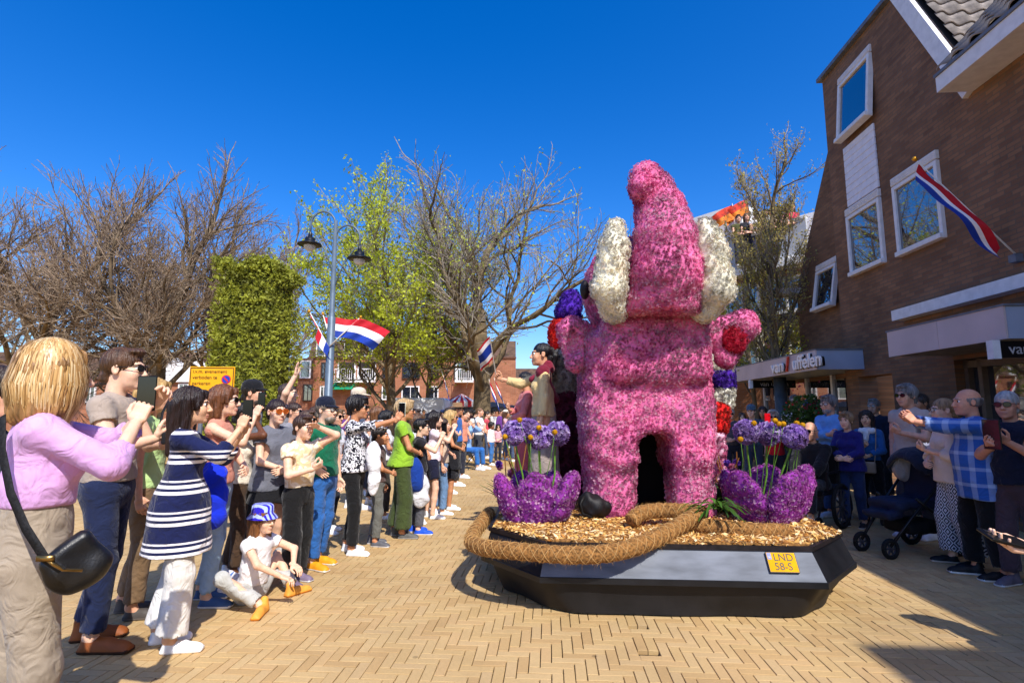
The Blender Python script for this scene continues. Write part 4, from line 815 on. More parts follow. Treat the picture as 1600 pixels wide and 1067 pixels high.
def stemmed(name,label,cat,group,head,core,top,base,r,key):
    root=thing(name,label,cat,tuple(base),0,group); d=np.array(top)-np.array(base)
    for src,nm in((head,'head'),(core,'core')):
        o=src if (nm,key) not in used else src.copy(); 
        if (nm,key) in used: COL.objects.link(o)
        used.add((nm,key)); o.parent=root; o.location=tuple(d); o.rotation_euler=(random.random(),random.random(),random.random()*6)
        if nm=='head': o['kind']='stuff'
    m=MB(); mid=d*.5+np.array([random.uniform(-.03,.03),random.uniform(-.03,.03),0]); m.tube([(0,0,0),mid*.5+d*.0,mid,d*.75+mid*.0,d],r,6); m.build('stem',STEM,root,True)
lp=['farthest left','second from the left','third from the left','rightmost']
for i,(u,v) in enumerate([(803,676),(825,672),(843,683),(871,677)]):
    p=P(u,v,4.95+.08*(i%2)); b_=FL(lc[0]+(i-1.5)*.06,lc[1]+.22,.55); stemmed('allium_flower','round purple allium above the left flower cup, %s of four'%lp[i],'flower','alliums in the left flower cup',al_head,core_a,p,b_,.009,'a')
for i,(u,v) in enumerate([(1166,675),(1201,677),(1242,682)]):
    p=P(u,v,4.95+.08*(i%2)); b_=FL(rc[0]+(i-1)*.07-.05,rc[1]+.24,.55); stemmed('allium_flower','round purple allium above the right flower cup, %s of three'%['left one','middle one','right one'][i],'flower','alliums in the right flower cup',al_head,core_a,p,b_,.009,'a')
for i,(u,v) in enumerate([(789,682),(829,683),(842,668),(867,675),(812,656)]):
    stemmed('yellow_ball_flower','small yellow ball flower above the left flower cup, %s of five from the left'%['1st','3rd','4th','5th','2nd'][i],'flower','yellow ball flowers on the left',cr_head,core_c,P(u,v,4.85),FL(lc[0]+(i-2)*.05,lc[1]+.2,.55),.003,'c')
for i,(u,v) in enumerate([(1157,686),(1178,661),(1211,657),(1217,662),(1224,662),(1245,661),(1254,664),(1254,685)]):
    stemmed('yellow_ball_flower','small yellow ball flower above the right flower cup, %s of eight'%['lowest left','upper left','third from left','fourth from left','fifth from left','upper right but one','rightmost upper','lowest right'][i],'flower','yellow ball flowers on the right',cr_head,core_c,P(u,v,4.85+.02*i),FL(rc[0]+(i-3.5)*.04,rc[1]+.22,.55),.003,'c')
# ---- leafy arrangement (blades, pink and purple blooms) behind each cup
def blades(m,c,n,ln,wd,spread,r,droop=.5,up=.7):
    for i in range(n):
        a=r.uniform(0,2*pi); d=np.array([math.cos(a),math.sin(a),0]); u_=nrm(np.array([0,0,up])+d*spread*r.uniform(.3,1)); l=ln*r.uniform(.6,1.1); s_=np.cross(u_,[0,0,1]); s_=nrm(s_) if np.linalg.norm(s_)>.01 else np.array([1.,0,0])
        pts=[]; p=np.array(c)+r.normal(size=3)*.02; dd=u_.copy()
        for k in range(5):
            w_=wd*math.sin(pi*(k+.6)/5.3); pts+= [p-s_*w_,p+s_*w_]; p=p+dd*l/4; dd=nrm(dd+np.array([0,0,-droop/4])+d*.08)
        m.add(pts,[(2*k,2*k+1,2*k+3,2*k+2) for k in range(4)])
def arrangement(label,center,pinks,seed):
    root=thing('flower_arrangement',label,'flowers',tuple(center)); r=np.random.default_rng(seed)
    m=MB(); blades(m,(0,0,0),46,.45,.017,.75,r); m.build('leaves',leafmat('arrangement_leaf','#3c6420',.3),root)
    W=[];Q=[];C=[];n=0
    for i in range(pinks):
        a=np.array([r.uniform(-.2,.2),r.uniform(-.12,.12),r.uniform(.2,.52)]); V,F,c=floret_arrays(S*.012+a,np.array(Fq),9000,.035,['#e878a8','#f4b8d0','#c84890'] if i%3 else ['#5a2a9a','#7a4ac0'],[.4,.4,.2] if i%3 else [.5,.5],seed+i,petals=5); W.append(V);Q.append(F+n);C.append(c);n+=len(V)
    mesh('blooms',np.vstack(W),np.vstack(Q),PM,root,False,cols=np.vstack(C))['kind']='stuff'
    m=MB()
    for i in range(7): m.tube([(r.uniform(-.15,.15),r.uniform(-.1,.1),0),(r.uniform(-.2,.2),r.uniform(-.15,.15),.5+.2*r.random())],.006,5)
    m.build('twigs',mat('twig_brown','#8a5a24',rough=.8),root); return root
arrangement('green leaves with pink and purple blooms behind the right flower cup',FL(rc[0]-.28,rc[1]+.55,.52),9,7); arrangement('brown twigs and pink blooms behind the left flower cup',FL(lc[0]-.2,lc[1]+.5,.52),8,8)
# ---- flower banded columns behind the ears
def bands(label,pts,parts,seed):
    root=thing('flower_garland',label,'flowers',(0,0,0))
    for i,(a,b_,ra,rb,pal) in enumerate(parts):
        k=SDF(); k.cone(fl_of(a),fl_of(b_),ra,rb,.03); flowered('band',k,.03,root,mat('band_core_'+pal[0],pal[0],rough=.9),1700,.02,pal,[1]*len(pal),seed+i,rowlump(.01))
PUR=['#4a1ea0','#6a3cc0','#38107c']; WHT=['#f8f4e4','#efe8d0','#fdfaf0']; RED=['#e01818','#c00c10','#f03c28']
bands('red, white and purple flower banded column behind the right side of the elephant',0,[(P(1125,572,6.0),P(1126,578,6.0),.14,.14,WHT),(P(1127,588,6.0),P(1127,598,6.0),.15,.15,PUR),(P(1128,612,6.0),P(1127,626,6.0),.14,.13,WHT),(P(1123,642,5.95),P(1121,664,5.9),.12,.11,RED),(P(1120,680,5.9),P(1119,800,6.3),.09,.09,PINKS)],60)
bands('purple, red and grey flower shape behind the left ear',0,[(P(893,470,6.3),P(888,488,6.3),.13,.16,PUR),(P(882,520,6.3),P(880,538,6.3),.19,.17,RED),(P(884,560,6.3),P(884,600,6.4),.2,.22,['#8a8680','#a8a49c','#6e6a66']),(P(886,620,6.4),P(888,790,6.6),.2,.24,['#5a1830','#701c40','#401020'])],70)
# ---- thick coir rope over the front edge
def coir(label,pts,rad,seed):
    root=thing('coir_rope',label,'rope',(0,0,0)); pts=np.array(pts); 
    # resample smoothly
    t=np.linspace(0,len(pts)-1,len(pts)*9); i=np.clip(t.astype(int),0,len(pts)-2); f=(t-i)[:,None]; p0=pts[np.maximum(i-1,0)];p1=pts[i];p2=pts[i+1];p3=pts[np.minimum(i+2,len(pts)-1)]
    q=.5*((2*p1)+(-p0+p2)*f+(2*p0-5*p1+4*p2-p3)*f*f+(-p0+3*p1-3*p2+p3)*f**3)
    n=16; rr=np.full(len(q),rad)*(1+.03*np.sin(np.arange(len(q))*1.7)); rr[0]*=.5; rr[-1]*=.5
    V,F=tube(q,rr,n); mesh('core',V,F,mat('coir','#a0713c',rough=.95,var=.35,scale=60,bump=1.,bscale=220,stretch=(1,1,1)),root,True)
    T,Nn,Bn=frames(q); m=MB(); r=np.random.default_rng(seed)
    # twine net wound both ways round the rope
    L=np.cumsum(np.r_[0,np.linalg.norm(np.diff(q,axis=0),axis=1)])
    for sg in(1,-1):
        for ph in(0,2.1,4.2):
            tt=np.linspace(0,L[-1],int(L[-1]*70)); qi=np.stack([np.interp(tt,L,q[:,k]) for k in range(3)],1); ni=np.stack([np.interp(tt,L,Nn[:,k]) for k in range(3)],1); bi=np.stack([np.interp(tt,L,Bn[:,k]) for k in range(3)],1); a=sg*tt*26+ph
            m.tube(qi+(rad+.002)*(ni*np.cos(a)[:,None]+bi*np.sin(a)[:,None]),.0022,4)
    m.build('twine',mat('coir_twine','#c09860',rough=.8),root)
    k=int(L[-1]*1500); tt=r.uniform(0,L[-1],k); a=r.uniform(0,6.28,k); qi=np.stack([np.interp(tt,L,q[:,j]) for j in range(3)],1); ni=np.stack([np.interp(tt,L,Nn[:,j]) for j in range(3)],1); bi=np.stack([np.interp(tt,L,Bn[:,j]) for j in range(3)],1)
    o_=ni*np.cos(a)[:,None]+bi*np.sin(a)[:,None]; p=qi+o_*rad*.98; d=o_+r.normal(size=(k,3))*.7; e=p+d*(.008+.012*r.random((k,1))); s_=np.cross(d,r.normal(size=(k,3))); s_/=np.linalg.norm(s_,axis=1)[:,None]
    V=np.stack([p-s_*.0012,p+s_*.0012,e],1).reshape(-1,3); f=mesh('fibres',V,np.arange(3*k).reshape(-1,3),mat('coir_fibre','#b88848',rough=.9,var=.3),root); f['kind']='stuff'
ZR=DZ+.085
coir('thick brown coir rope hanging over the front edge of the trailer',[P(766,800,5.4),P(738,838,4.85),P(748,853,4.5),P(800,860,4.22),P(900,867,4.06),P(970,860,4.07),P(1030,838,4.25),P(1085,806,4.62),P(1092,800,4.72),P(1040,797,4.85),P(1003,801,4.8),P(985,815,4.72)],.062,3)
coir('thick brown coir rope lying on the deck beside the leaf spray',[P(1075,818,4.62),P(1130,825,4.55),P(1180,829,4.52),P(1232,830,4.52)],.06,4)
sp=thing('leaf_spray','spray of narrow green leaves lying over the rope','leaves',tuple(P(1118,795,4.6))); m=MB(); blades(m,(0,0,.02),34,.3,.012,1.,np.random.default_rng(9),droop=1.6,up=.25); m.build('leaves',leafmat('spray_leaf','#4c7a26',.3),sp)
m=MB(); m.tube([(0,0,0),(-.03,.02,.03)],.012,6); m.build('tie',STEM,sp)
# ---- black backpack by the left leg
k=SDF(); k.ell((0,0,.1),(.14,.09,.11),.04).ell((.07,.02,.08),(.12,.08,.08),.05).ell((-.06,-.02,.15),(.06,.05,.08),.04); V,F=k.mesh(.013,noise=folds(5,.013,26)); V[:,2]=np.maximum(V[:,2],.0)
bpk=thing('backpack','crumpled black backpack beside the left flower cup','bag',tuple(G(925,808,.53))); mesh('bag_body',V,F,mat('backpack_black','#131215',rough=.55,var=.2,scale=12,bump=.2,bscale=200),bpk,True)
m=MB(); m.tube([(-.08,-.07,.2),(-.12,-.1,.14),(-.1,-.1,.05),(-.02,-.1,.02)],.012,6); m.build('strap',mat('strap_black','#0d0d0e',rough=.6),bpk,True)
# ================================================================ people
def canon_head(h,sex):
    j=1.0 if sex=='m' else .93
    s=SDF()
    s.ell((0,-.018,.03),(.074,.094,.086)).ell((0,.028,-.03),(.059*j,.064,.082),.03).ell((0,.045,-.082),(.044*j,.043,.034),.03)
    s.ell((0,.078,-.103),(.02*j,.014,.013),.02).ell((.036,.064,-.034),(.022,.022,.026),.03).ell((-.036,.064,-.034),(.022,.022,.026),.03)
    s.ell((0,.083,.024),(.046,.014,.009 if sex=='m' else .006),.02)
    s.cone((0,-.03,-.07),(0,-.045,-.22),.05*j,.054*j,.03)
    s.ell((.032,.104,.004),(.017,.016,.011),.012,'s').ell((-.032,.104,.004),(.017,.016,.011),.012,'s')
    s.cone((0,.092,.006),(0,.113,-.033),.007,.0115,.012).ell((.011,.1,-.038),(.008,.01,.007),.006).ell((-.011,.1,-.038),(.008,.01,.007),.006)
    s.ell((0,.092,-.066),(.023,.012,.0055),.006).ell((0,.09,-.0775),(.02,.012,.006),.006).ell((0,.108,-.0715),(.022,.008,.0016),.004,'s')
    for q in(-1,1): s.ell((.077*q,-.012,-.006),(.009,.02,.031),.008).ell((.084*q,-.006,-.004),(.005,.011,.018),.006,'s')
    V,F=s.mesh(h); keep=V[F].mean(1)[:,2]>-.185; F=F[keep]; u,inv=np.unique(F,return_inverse=True); V=V[u]; F=inv.reshape(-1,4)
    c=V[F].mean(1); mi=np.zeros(len(F),int)
    mi[(c[:,1]>.083)&(np.abs(c[:,0])<.024)&(c[:,2]<-.060)&(c[:,2]>-.0845)]=3
    mi[(c[:,1]>.06)&(np.abs(np.abs(c[:,0])-.033)<.02)&(np.abs(c[:,2]-.0235+.25*(np.abs(c[:,0])-.033))<max(.0045,h*.5))]=4
    Vs,Fs,Ms=[V],[F],[mi]; n=len(V)
    for q in(-1,1):                      # eyeballs with iris
        nu,nv=10,8; th=np.linspace(0,pi,nv); ph=np.arange(nu)*2*pi/nu
        S=np.array([[math.sin(t)*math.cos(p),math.cos(t),math.sin(t)*math.sin(p)] for t in th for p in ph])*.0128+np.array([.032*q,.079,.004])
        f=np.array([(i*nu+k,i*nu+(k+1)%nu,(i+1)*nu+(k+1)%nu,(i+1)*nu+k) for i in range(nv-1) for k in range(nu)])
        m=np.array([2 if i<2 else 1 for i in range(nv-1) for k in range(nu)]); Vs.append(S); Fs.append(f+n); Ms.append(m); n+=len(S)
    return np.vstack(Vs),np.vstack(Fs),np.concatenate(Ms)
HEADS={}
def head_of(sex,lod):
    k=(sex,lod)
    if k not in HEADS: HEADS[k]=canon_head({0:.0042,1:.0062,2:.0105}[lod],sex)
    return HEADS[k]
def canon_hand(pose,h):
    """right hand, wrist at origin, fingers +y, palm facing -z, thumb towards -x"""
    s=SDF(); s.cone((0,-.03,0),(0,.01,0),.026,.026,.01,side=(1,0,0),flat=.8)
    s.box((0,.05,0),(.038,.042,.0125),.012,.02)
    curl={'relax':(.35,.5,.35),'grip':(.75,.95,.6),'flat':(.04,.06,.05),'fist':(1.3,1.6,.9),'point':(.2,.3,.2)}[pose]
    for i,(x,l,y0) in enumerate(((-.029,.073,.088),(-.0095,.082,.092),(.010,.076,.09),(.028,.06,.084))):
        a=np.array([x,y0-.01,0]); ang=0; r=.0095-.0006*i
        for sgi,(fr,cu) in enumerate(zip((.45,.31,.24),curl)):
            ang-=cu*(1+.08*i); b=a+l*fr*np.array([.06*(x/.03),math.cos(ang),math.sin(ang)]); s.cone(a,b,r,r*.9,.005); a=b; r*=.9
    tb=np.array([-.03,.018,-.006]); t1=tb+np.array([-.026,.03,-.016 if pose in('grip','fist') else -.006]); t2=t1+np.array([-.004,.03,-.014 if pose in('grip','fist') else -.002]); t3=t2+np.array([.008,.022,-.01])
    s.cone(tb,t1,.0155,.0125,.014).cone(t1,t2,.0115,.0105,.005).cone(t2,t3,.0105,.0085,.005)
    return s.mesh(h)
HANDS={}
def hand_of(pose,lod):
    k=(pose,lod)
    if k not in HANDS: HANDS[k]=canon_hand(pose,{0:.0042,1:.0055,2:.009}[lod])
    return HANDS[k]
def strand_noise(seed,amp,f=34):
    r=np.random.default_rng(seed); p=r.uniform(0,6,6)
    def g(X,Y,Z):
        a=np.arctan2(X,Y+.02); w=.9*np.sin(22*Z+p[0])+.7*np.sin(11*Z+3*a+p[1])
        return amp*(np.sin(f*a+2.2*w+p[2])*.6+.5*np.sin(f*.47*a+1.7*w+p[3])+.35*np.sin(60*Z+9*a+p[4])*.6)
    return g
def canon_hair(style,h):
    s=SDF(); face=lambda r=.07,z=-.03: s.ell((0,.112,z),(r,.072,.088),.012,'s')
    amp=.0035; f=34
    if style in('short','curly','crop','grey_curl'):
        t={'short':.008,'curly':.022,'crop':.004,'grey_curl':.016}[style]
        s.ell((0,-.022,.036),(.077+t,.097+t,.086+t)); s.box((0,.0,-.16),(.2,.2,.125),.01,.012,'s'); face(.075,-.035)
        if style!='crop': s.ell((0,.055,.1),(.055,.045,.022),.02)
        s.box((0,-.085,-.05),(.055,.03,.03),.02,.02)
        if style in('curly','grey_curl'): amp=.009; 
    elif style=='fringe':     # bald on top
        s.ell((0,-.025,.02),(.081,.1,.085)); s.box((0,0,-.17),(.2,.2,.125),.01,.01,'s'); s.box((0,0,.15),(.2,.2,.115),.01,.01,'s'); s.ell((0,.1,.0),(.08,.1,.2),.01,'s')
    elif style in('bob','big_bob','long','long_dark'):
        b=.012 if style=='big_bob' else 0
        s.ell((0,-.024,.038),(.088+b,.104+b,.094+b)); face(.066)
        zb={'bob':-.13,'big_bob':-.155,'long':-.34,'long_dark':-.3}[style]
        for q in(-1,1): s.cone((.066*q,-.015,.03),(.075*q,-.02,zb+.01),.034+b,.026+b,.03).cone((.05*q,.06,.085),(.074*q,.045,-.02),.02,.012,.03)
        s.cone((0,-.08,.0),(0,-.09,zb),.06+b,.045+b*1.5,.04); s.cone((.045,-.08,.0),(.05,-.08,zb),.05,.035+b,.04); s.cone((-.045,-.08,.0),(-.05,-.08,zb),.05,.035+b,.04)
        amp=.005; f=40
    elif style in('pony','bun','updo'):
        s.ell((0,-.02,.036),(.08,.1,.09)); s.box((0,.02,-.17),(.2,.2,.14),.01,.012,'s'); face(.07,-.035); s.box((0,-.085,-.045),(.05,.03,.03),.02,.02)
        if style=='pony': s.cone((0,-.115,.05),(0,-.15,-.02),.03,.034,.02).cone((0,-.15,-.02),(0,-.13,-.22),.034,.014,.02)
        elif style=='bun': s.ell((0,-.12,.07),(.052,.05,.05),.012); amp=.005
        else: s.ell((0,-.095,.02),(.06,.04,.055),.03)
    elif style=='beard':
        s.ell((0,.045,-.088),(.054,.058,.044)); s.box((0,0,.06),(.2,.2,.115),.01,.012,'s'); s.ell((0,-.05,-.05),(.12,.075,.2),.01,'s'); s.ell((0,.1,-.072),(.024,.02,.007),.006,'s'); amp=.001
    elif style=='goatee': s.ell((0,.083,-.1),(.022,.02,.02)); s.ell((0,.103,-.057),(.024,.01,.005),.006); amp=.001
    return s.mesh(h,noise=strand_noise(hash(style)%97 if False else len(style)*7,amp,f))
HAIRS={}
def hair_of(style,lod):
    k=(style,lod)
    if k not in HAIRS: HAIRS[k]=canon_hair(style,{0:.0042,1:.006,2:.0105}[lod])
    return HAIRS[k]
def canon_hat(kind):
    m=MB(); n=20; a=np.arange(n)*2*pi/n
    if kind in('cap','bucket','straw'):
        prof={'cap':[(.089,.035),(.091,.06),(.085,.095),(.062,.122),(.03,.134),(0.001,.136)],
              'bucket':[(.128,.012),(.126,.016),(.093,.062),(.088,.12),(.07,.135),(.001,.137)],
              'straw':[(.165,.052),(.15,.05),(.094,.06),(.09,.115),(.075,.14),(.03,.132),(.001,.134)]}[kind]
        V=np.array([[r*math.cos(t)*.93,-.02+r*math.sin(t)*1.12,z] for r,z in prof for t in a]); k=len(prof)
        m.add(V,[(i*n+j,i*n+(j+1)%n,(i+1)*n+(j+1)%n,(i+1)*n+j) for i in range(k-1) for j in range(n)])
        if kind=='cap':
            t=np.linspace(-1.15,1.15,11); top=[]; 
            for rr,dz in((1,0),(1.0,-.006)):
                for x in t: top.append([.082*math.sin(x)*1.0,-.02+.095*math.cos(x),.047+dz])
                for x in t: top.append([.074*math.sin(x)*1.08,-.02+.09*math.cos(x)+.075*max(0,math.cos(x*1.3)),.04-.014*math.cos(x)+dz])
            F=[(i,i+1,12+i,11+i) for i in range(10)]+[(22+i,33+i,34+i,23+i) for i in range(10)]+[(11+i,12+i,34+i,33+i) for i in range(10)]
            m.add(top,F)
    return m
def glasses_mesh(lens,big=1.):
    m=MB(); n=12
    for q in(-1,1):
        c=np.array([.032*q,.108,.003]); ring=[]
        for y in(.0,-.004):
            for i in range(n):
                t=i*2*pi/n; x=.024*big*math.copysign(abs(math.cos(t))**.75,math.cos(t)); z=.019*big*math.copysign(abs(math.sin(t))**.75,math.sin(t))
                ring.append(c+np.array([x,y-abs(.032*q+x)*.18,z]))
        m.add(ring,[tuple(range(n)),tuple(range(n,2*n))[::-1]],1); m.add(ring,[(i,(i+1)%n,n+(i+1)%n,n+i) for i in range(n)],0)
        m.tube([(.055*q,.098,.008),(.078*q,.08,.01),(.081*q,-.005,.008)],.0028,5)
        m.tube([c+np.array([.024*big*math.cos(t),.001-abs(.032*q+.024*math.cos(t))*.18,.019*big*math.sin(t)]) for t in np.linspace(0,2*pi,13)],.0022,4)
    m.tube([(-.01,.104,.008),(0,.106,.011),(.01,.104,.008)],.0025,5); return m
def canon_shoe():
    s=SDF(); s.box((0,.045,.014),(.041,.138,.014),.013,.005).ell((0,.1,.03),(.04,.082,.034),.02).cone((0,-.04,.04),(0,.05,.045),.038,.034,.03).cone((0,-.045,.04),(0,-.048,.1),.037,.036,.03).ell((0,.045,.12),(.03,.05,.03),.02,'s')
    V,F=s.mesh(.0075); return V,F,(V[F].mean(1)[:,2]<.021).astype(int)
SHOE=[canon_shoe()]
def skinmat(c):
    k='skin_'+c
    if k in MATS: return MATS[k]
    m=mat(k,c,rough=.5,var=.06,scale=30,bump=.12,bscale=300,spec=.4); b=m.node_tree.nodes['Principled BSDF']
    b.inputs['Subsurface Weight'].default_value=.12; b.inputs['Subsurface Radius'].default_value=(.02,.008,.004); b.inputs['Subsurface Scale'].default_value=.5
    return m
EYEW=mat('eye_white','#e8e4de',rough=.25,var=.02); EYED=mat('eye_iris','#2a1a10',rough=.15,var=.1)
def hairmat(c):
    k='hair_'+c
    if k in MATS: return MATS[k]
    cl=lin(c); return mat(k,c,rough=.42,col2=tuple(x*.38 for x in cl),scale=38,stretch=(1,1,.12),bump=.7,bscale=170,spec=.5,detail=2)
def shoemat(c,sole):
    return [mat('shoe_'+c,c,rough=.6,var=.08,bump=.15,bscale=150),mat('sole_'+sole,sole,rough=.7,var=.06)]
DARKLENS=mat('dark_lens','#0b0a0a',rough=.06,var=.02,spec=.7); FRAME_BLACK=mat('spectacle_frame','#14110f',rough=.3,var=.03)
def ik(S,T,l1,l2,pole):
    S,T=np.asarray(S,float),np.asarray(T,float); d=T-S; L=np.linalg.norm(d); m=(l1+l2)*.995
    if L>m: T=S+d/L*m; d=T-S; L=m
    L=max(L,abs(l1-l2)+.02); u=nrm(d); a=(l1*l1-l2*l2+L*L)/(2*L); hh=math.sqrt(max(l1*l1-a*a,0)); p=np.asarray(pole,float); p=nrm(p-u*(p@u))
    return S+u*a+p*hh,T
# arm poses: target (x right, y forward, z up, for the RIGHT arm), elbow pole, finger direction, palm normal, hand shape
ARM={'down':((.25,.03,.8),(.6,-1,0),(.05,.15,-1),(-1,.1,0),'relax'),
 'phone':((.07,.34,1.46),(.55,-.1,-1),(-.15,.35,1),(-.9,.45,0),'grip'),
 'phone_low':((.06,.33,1.24),(.6,-.3,-1),(-.3,.8,.5),(-.5,0,.9),'grip'),
 'high':((.16,.46,1.66),(.6,.1,-1),(-.1,.35,1),(-.8,.5,0),'grip'),
 'reach':((.1,.56,1.5),(.5,0,-1),(-.1,.6,.8),(-.9,.2,.1),'grip'),
 'hip':((.185,.06,1.03),(1,-.6,.1),(-.5,.6,-.6),(-.7,-.6,0),'flat'),
 'fold':((.0,.235,1.05),(1,-.4,-.3),(-.95,.25,-.1),(0,-.9,-.2),'relax'),
 'cross':((-.13,.21,1.2),(.8,.2,-1),(-1,.15,.1),(0,-1,.1),'relax'),
 'shade':((.07,.15,1.635),(1,.5,-.25),(-.75,.35,.25),(.1,.2,-1),'flat'),
 'chest':((.04,.25,1.2),(.8,-.4,-.6),(-.6,.55,.5),(-.2,-.8,.5),'grip'),
 'face':((.04,.15,1.56),(.8,.3,-.7),(-.3,.1,1),(-.5,-.8,.1),'relax'),
 'wave':((.3,.2,1.85),(1,-.2,-.4),(.05,.1,1),(0,1,0),'flat'),
 'lap':((.1,.36,.62),(.9,-.5,.2),(-.4,1,-.2),(0,0,-1),'relax'),
 'back':((.12,-.16,1.0),(1,-.6,0),(-.8,-.2,-.5),(0,1,0),'relax'),
 'pocket':((.19,.07,.9),(.7,-1,.1),(-.1,.3,-1),(-1,0,0),'relax')}
def person(u,vt,Y,face,label,sex='f',skin='#e0a98a',hair=('bob','#5a3a22'),top=('#888888','short'),bot=('trouser','#333344'),shoe=('#eeeeee','#ffffff'),
           R_='down',L_='down',w=1.,lod=1,look=0,pitch=0,lean=0,group=None,glasses=None,hat=None,beard=None,ht=None,z0=0,sit=None,legs=None,step=.06,name='person',xy=None,extra=None,torso_open=None,headroll=0):
    pos=P(u,750,Y) if xy is None else np.array([*xy,0]); x,y=pos[0],pos[1]
    if ht is None: ht=P(u,vt,Y)[2]-z0-(.015 if hair and hair[0] not in('none','fringe','crop') else 0)
    s=ht/1.75; kid=ht<1.45; fm=sex=='f'; hsc=1.07 if not kid else 1.09+.28*(1.45-ht)/.6     # head size relative to body scale
    sd=random.randrange(10**6); rs=np.random.default_rng(sd)
    root=thing(name,label,'person',(x,y,z0),-R(face),group)
    sw=.148 if fm else .172
    if kid: sw*=.9
    hip=.95 if sit is None else sit; dz=hip-.95
    cl,sl_=math.cos(lean),math.sin(lean)
    def T(p):                       # upper body: lean about the pelvis, then drop when sitting
        p=np.asarray(p,float).copy(); yy,zz=p[1],p[2]-.95; return np.array([p[0],yy*cl+zz*sl_,.95+zz*cl-yy*sl_+dz])
    aw=(.84 if fm else 1.)*(.9 if kid else 1)*(.5+.5*w)
    arms={}
    for sgn,ps in((1,R_),(-1,L_)):
        if isinstance(ps,str): ps=ARM[ps]
        tg,pole,fd,pn,shp=ps; mir=np.array([sgn,1,1.]); tg=np.array(tg)*mir
        tg=T(tg) if tg[2]>.7 or sit is None else np.array([tg[0],tg[1],tg[2]])
        Sh=T((sgn*sw,-.005,1.4)); El,Wr=ik(Sh,tg,.285,.25,np.array(pole)*mir); fd=nrm(np.array(fd)*mir); pn=np.array(pn)*mir
        if ps is ARM['down']: fd=nrm(nrm(Wr-El)+np.array([0,.12,0]))
        arms[sgn]=(Sh,El,Wr,fd,pn,shp)
    lg={}
    for sgn in(1,-1):
        hp=np.array([sgn*.088,0,.9+dz])
        if legs: ft,pole=legs[0 if sgn==1 else 1]; ft=np.array(ft); yaw=sgn*.15 if len(legs)<3 else legs[2][0 if sgn==1 else 1]
        else: ft=np.array([sgn*.1,step*sgn+rs.uniform(-.02,.02),0]); pole=(sgn*.15,1,0); yaw=sgn*rs.uniform(.05,.25)
        an=ft+np.array([0,-.045,.085]); kn,an=ik(hp,an,.412,.408,pole); lg[sgn]=(hp,kn,an,ft,yaw)
    # ---------------- body: one continuous mesh (core, arms, legs) with head and hands grown on
    B=SDF(); tw=.9*w
    B.cone(T((0,0,1.0)),T((0,0,1.33)),.12*tw,.135*tw,.04,side=(1,0,0),flat=.66); B.cone(T((-sw+.03,0,1.4)),T((sw-.03,0,1.4)),.044,.044,.05)
    B.cone((0,0,.9+dz),T((0,0,1.0)),.14*tw,.125*tw,.04,side=(1,0,0),flat=.7)
    hc=T((0,.025,1.75-.115*hsc)); B.cone(T((0,-.02,1.42)),hc+np.array([0,-.03,-.09*hsc]),.058 if not fm else .05,.05 if not fm else .044,.03)
    lsw=w if bot[0] in('skirt','shorts','dress') else .8
    for sgn in(1,-1):
        Sh,El,Wr,fd,pn,shp=arms[sgn]; B.cone(Sh,El,.05*aw,.041*aw,.03).cone(El,Wr-.0*fd,.041*aw,.027*aw,.02)
        hp,kn,an,ft,yaw=lg[sgn]; B.cone(hp,kn,.082*lsw,.055*lsw,.03).cone(kn,kn*.6+an*.4,.053*lsw,.052*lsw,.02).cone(kn*.6+an*.4,an,.052*lsw,.036,.02).cone(an,an+np.array([0,.05,-.05]),.034,.03,.02)
    bh={0:.011,1:.015,2:.026}[lod]; V,F=B.mesh(bh); mi=np.zeros(len(F),int)
    hv,hf,hm=head_of('m' if sex=='m' else 'f',lod)
    ya=-R(look); Rh=rotz(ya)@np.array([[1,0,0],[0,math.cos(pitch),-math.sin(pitch)],[0,math.sin(pitch),math.cos(pitch)]])@np.array([[math.cos(headroll),0,math.sin(headroll)],[0,1,0],[-math.sin(headroll),0,math.cos(headroll)]])
    HT=lambda v: (np.asarray(v)*hsc)@Rh.T+hc
    Vs=[V,HT(hv)]; Fs=[F,hf+len(V)]; Ms=[mi,hm]; n=len(V)+len(hv)
    hands={}
    for sgn in(1,-1):
        Sh,El,Wr,fd,pn,shp=arms[sgn]; a,f=hand_of(shp,lod); a=a.copy()
        if sgn==-1: a[:,0]*=-1; f=f[:,::-1]
        zz=-nrm(np.asarray(pn)-fd*(np.asarray(pn)@fd)); xx=np.cross(fd,zz); M=np.stack([xx,fd,zz],1); k=(.92 if fm else 1.02)*(1.0 if not kid else 1.02)
        a=(a*k)@M.T+Wr; Vs.append(a); Fs.append(f+n); Ms.append(np.zeros(len(f),int)); n+=len(a); hands[sgn]=(Wr+fd*.085*k,M)
    lipc='#b5564f' if fm else '#b0766a'
    hcol=hair[1] if hair else '#555555'
    mesh('body',np.vstack(Vs)*s,np.vstack(Fs),[skinmat(skin),EYEW,EYED,mat('lip_'+lipc+skin,tuple(.5*a_+.5*b_ for a_,b_ in zip(lin(lipc),lin(skin))),rough=.4,var=.03),hairmat(hcol)],root,True,np.concatenate(Ms))
    # ---------------- hair, hat, glasses
    if hair and hair[0]!='none':
        a,f=hair_of(hair[0],lod)
        if hat: f=f[a[f].mean(1)[:,2]<.075]
        mesh('hair',HT(a)*s,f,hairmat(hair[1]),root,True)
    if beard: a,f=hair_of(beard[0],lod); mesh('beard',HT(a)*s,f,hairmat(beard[1]),root,True)
    if hat:
        m=canon_hat(hat[0]); v=HT(np.vstack(m.V)*1.04)*s; mesh('hat',v,m.F,hat[1] if not isinstance(hat[1],str) else cloth(hat[1]),root,True)
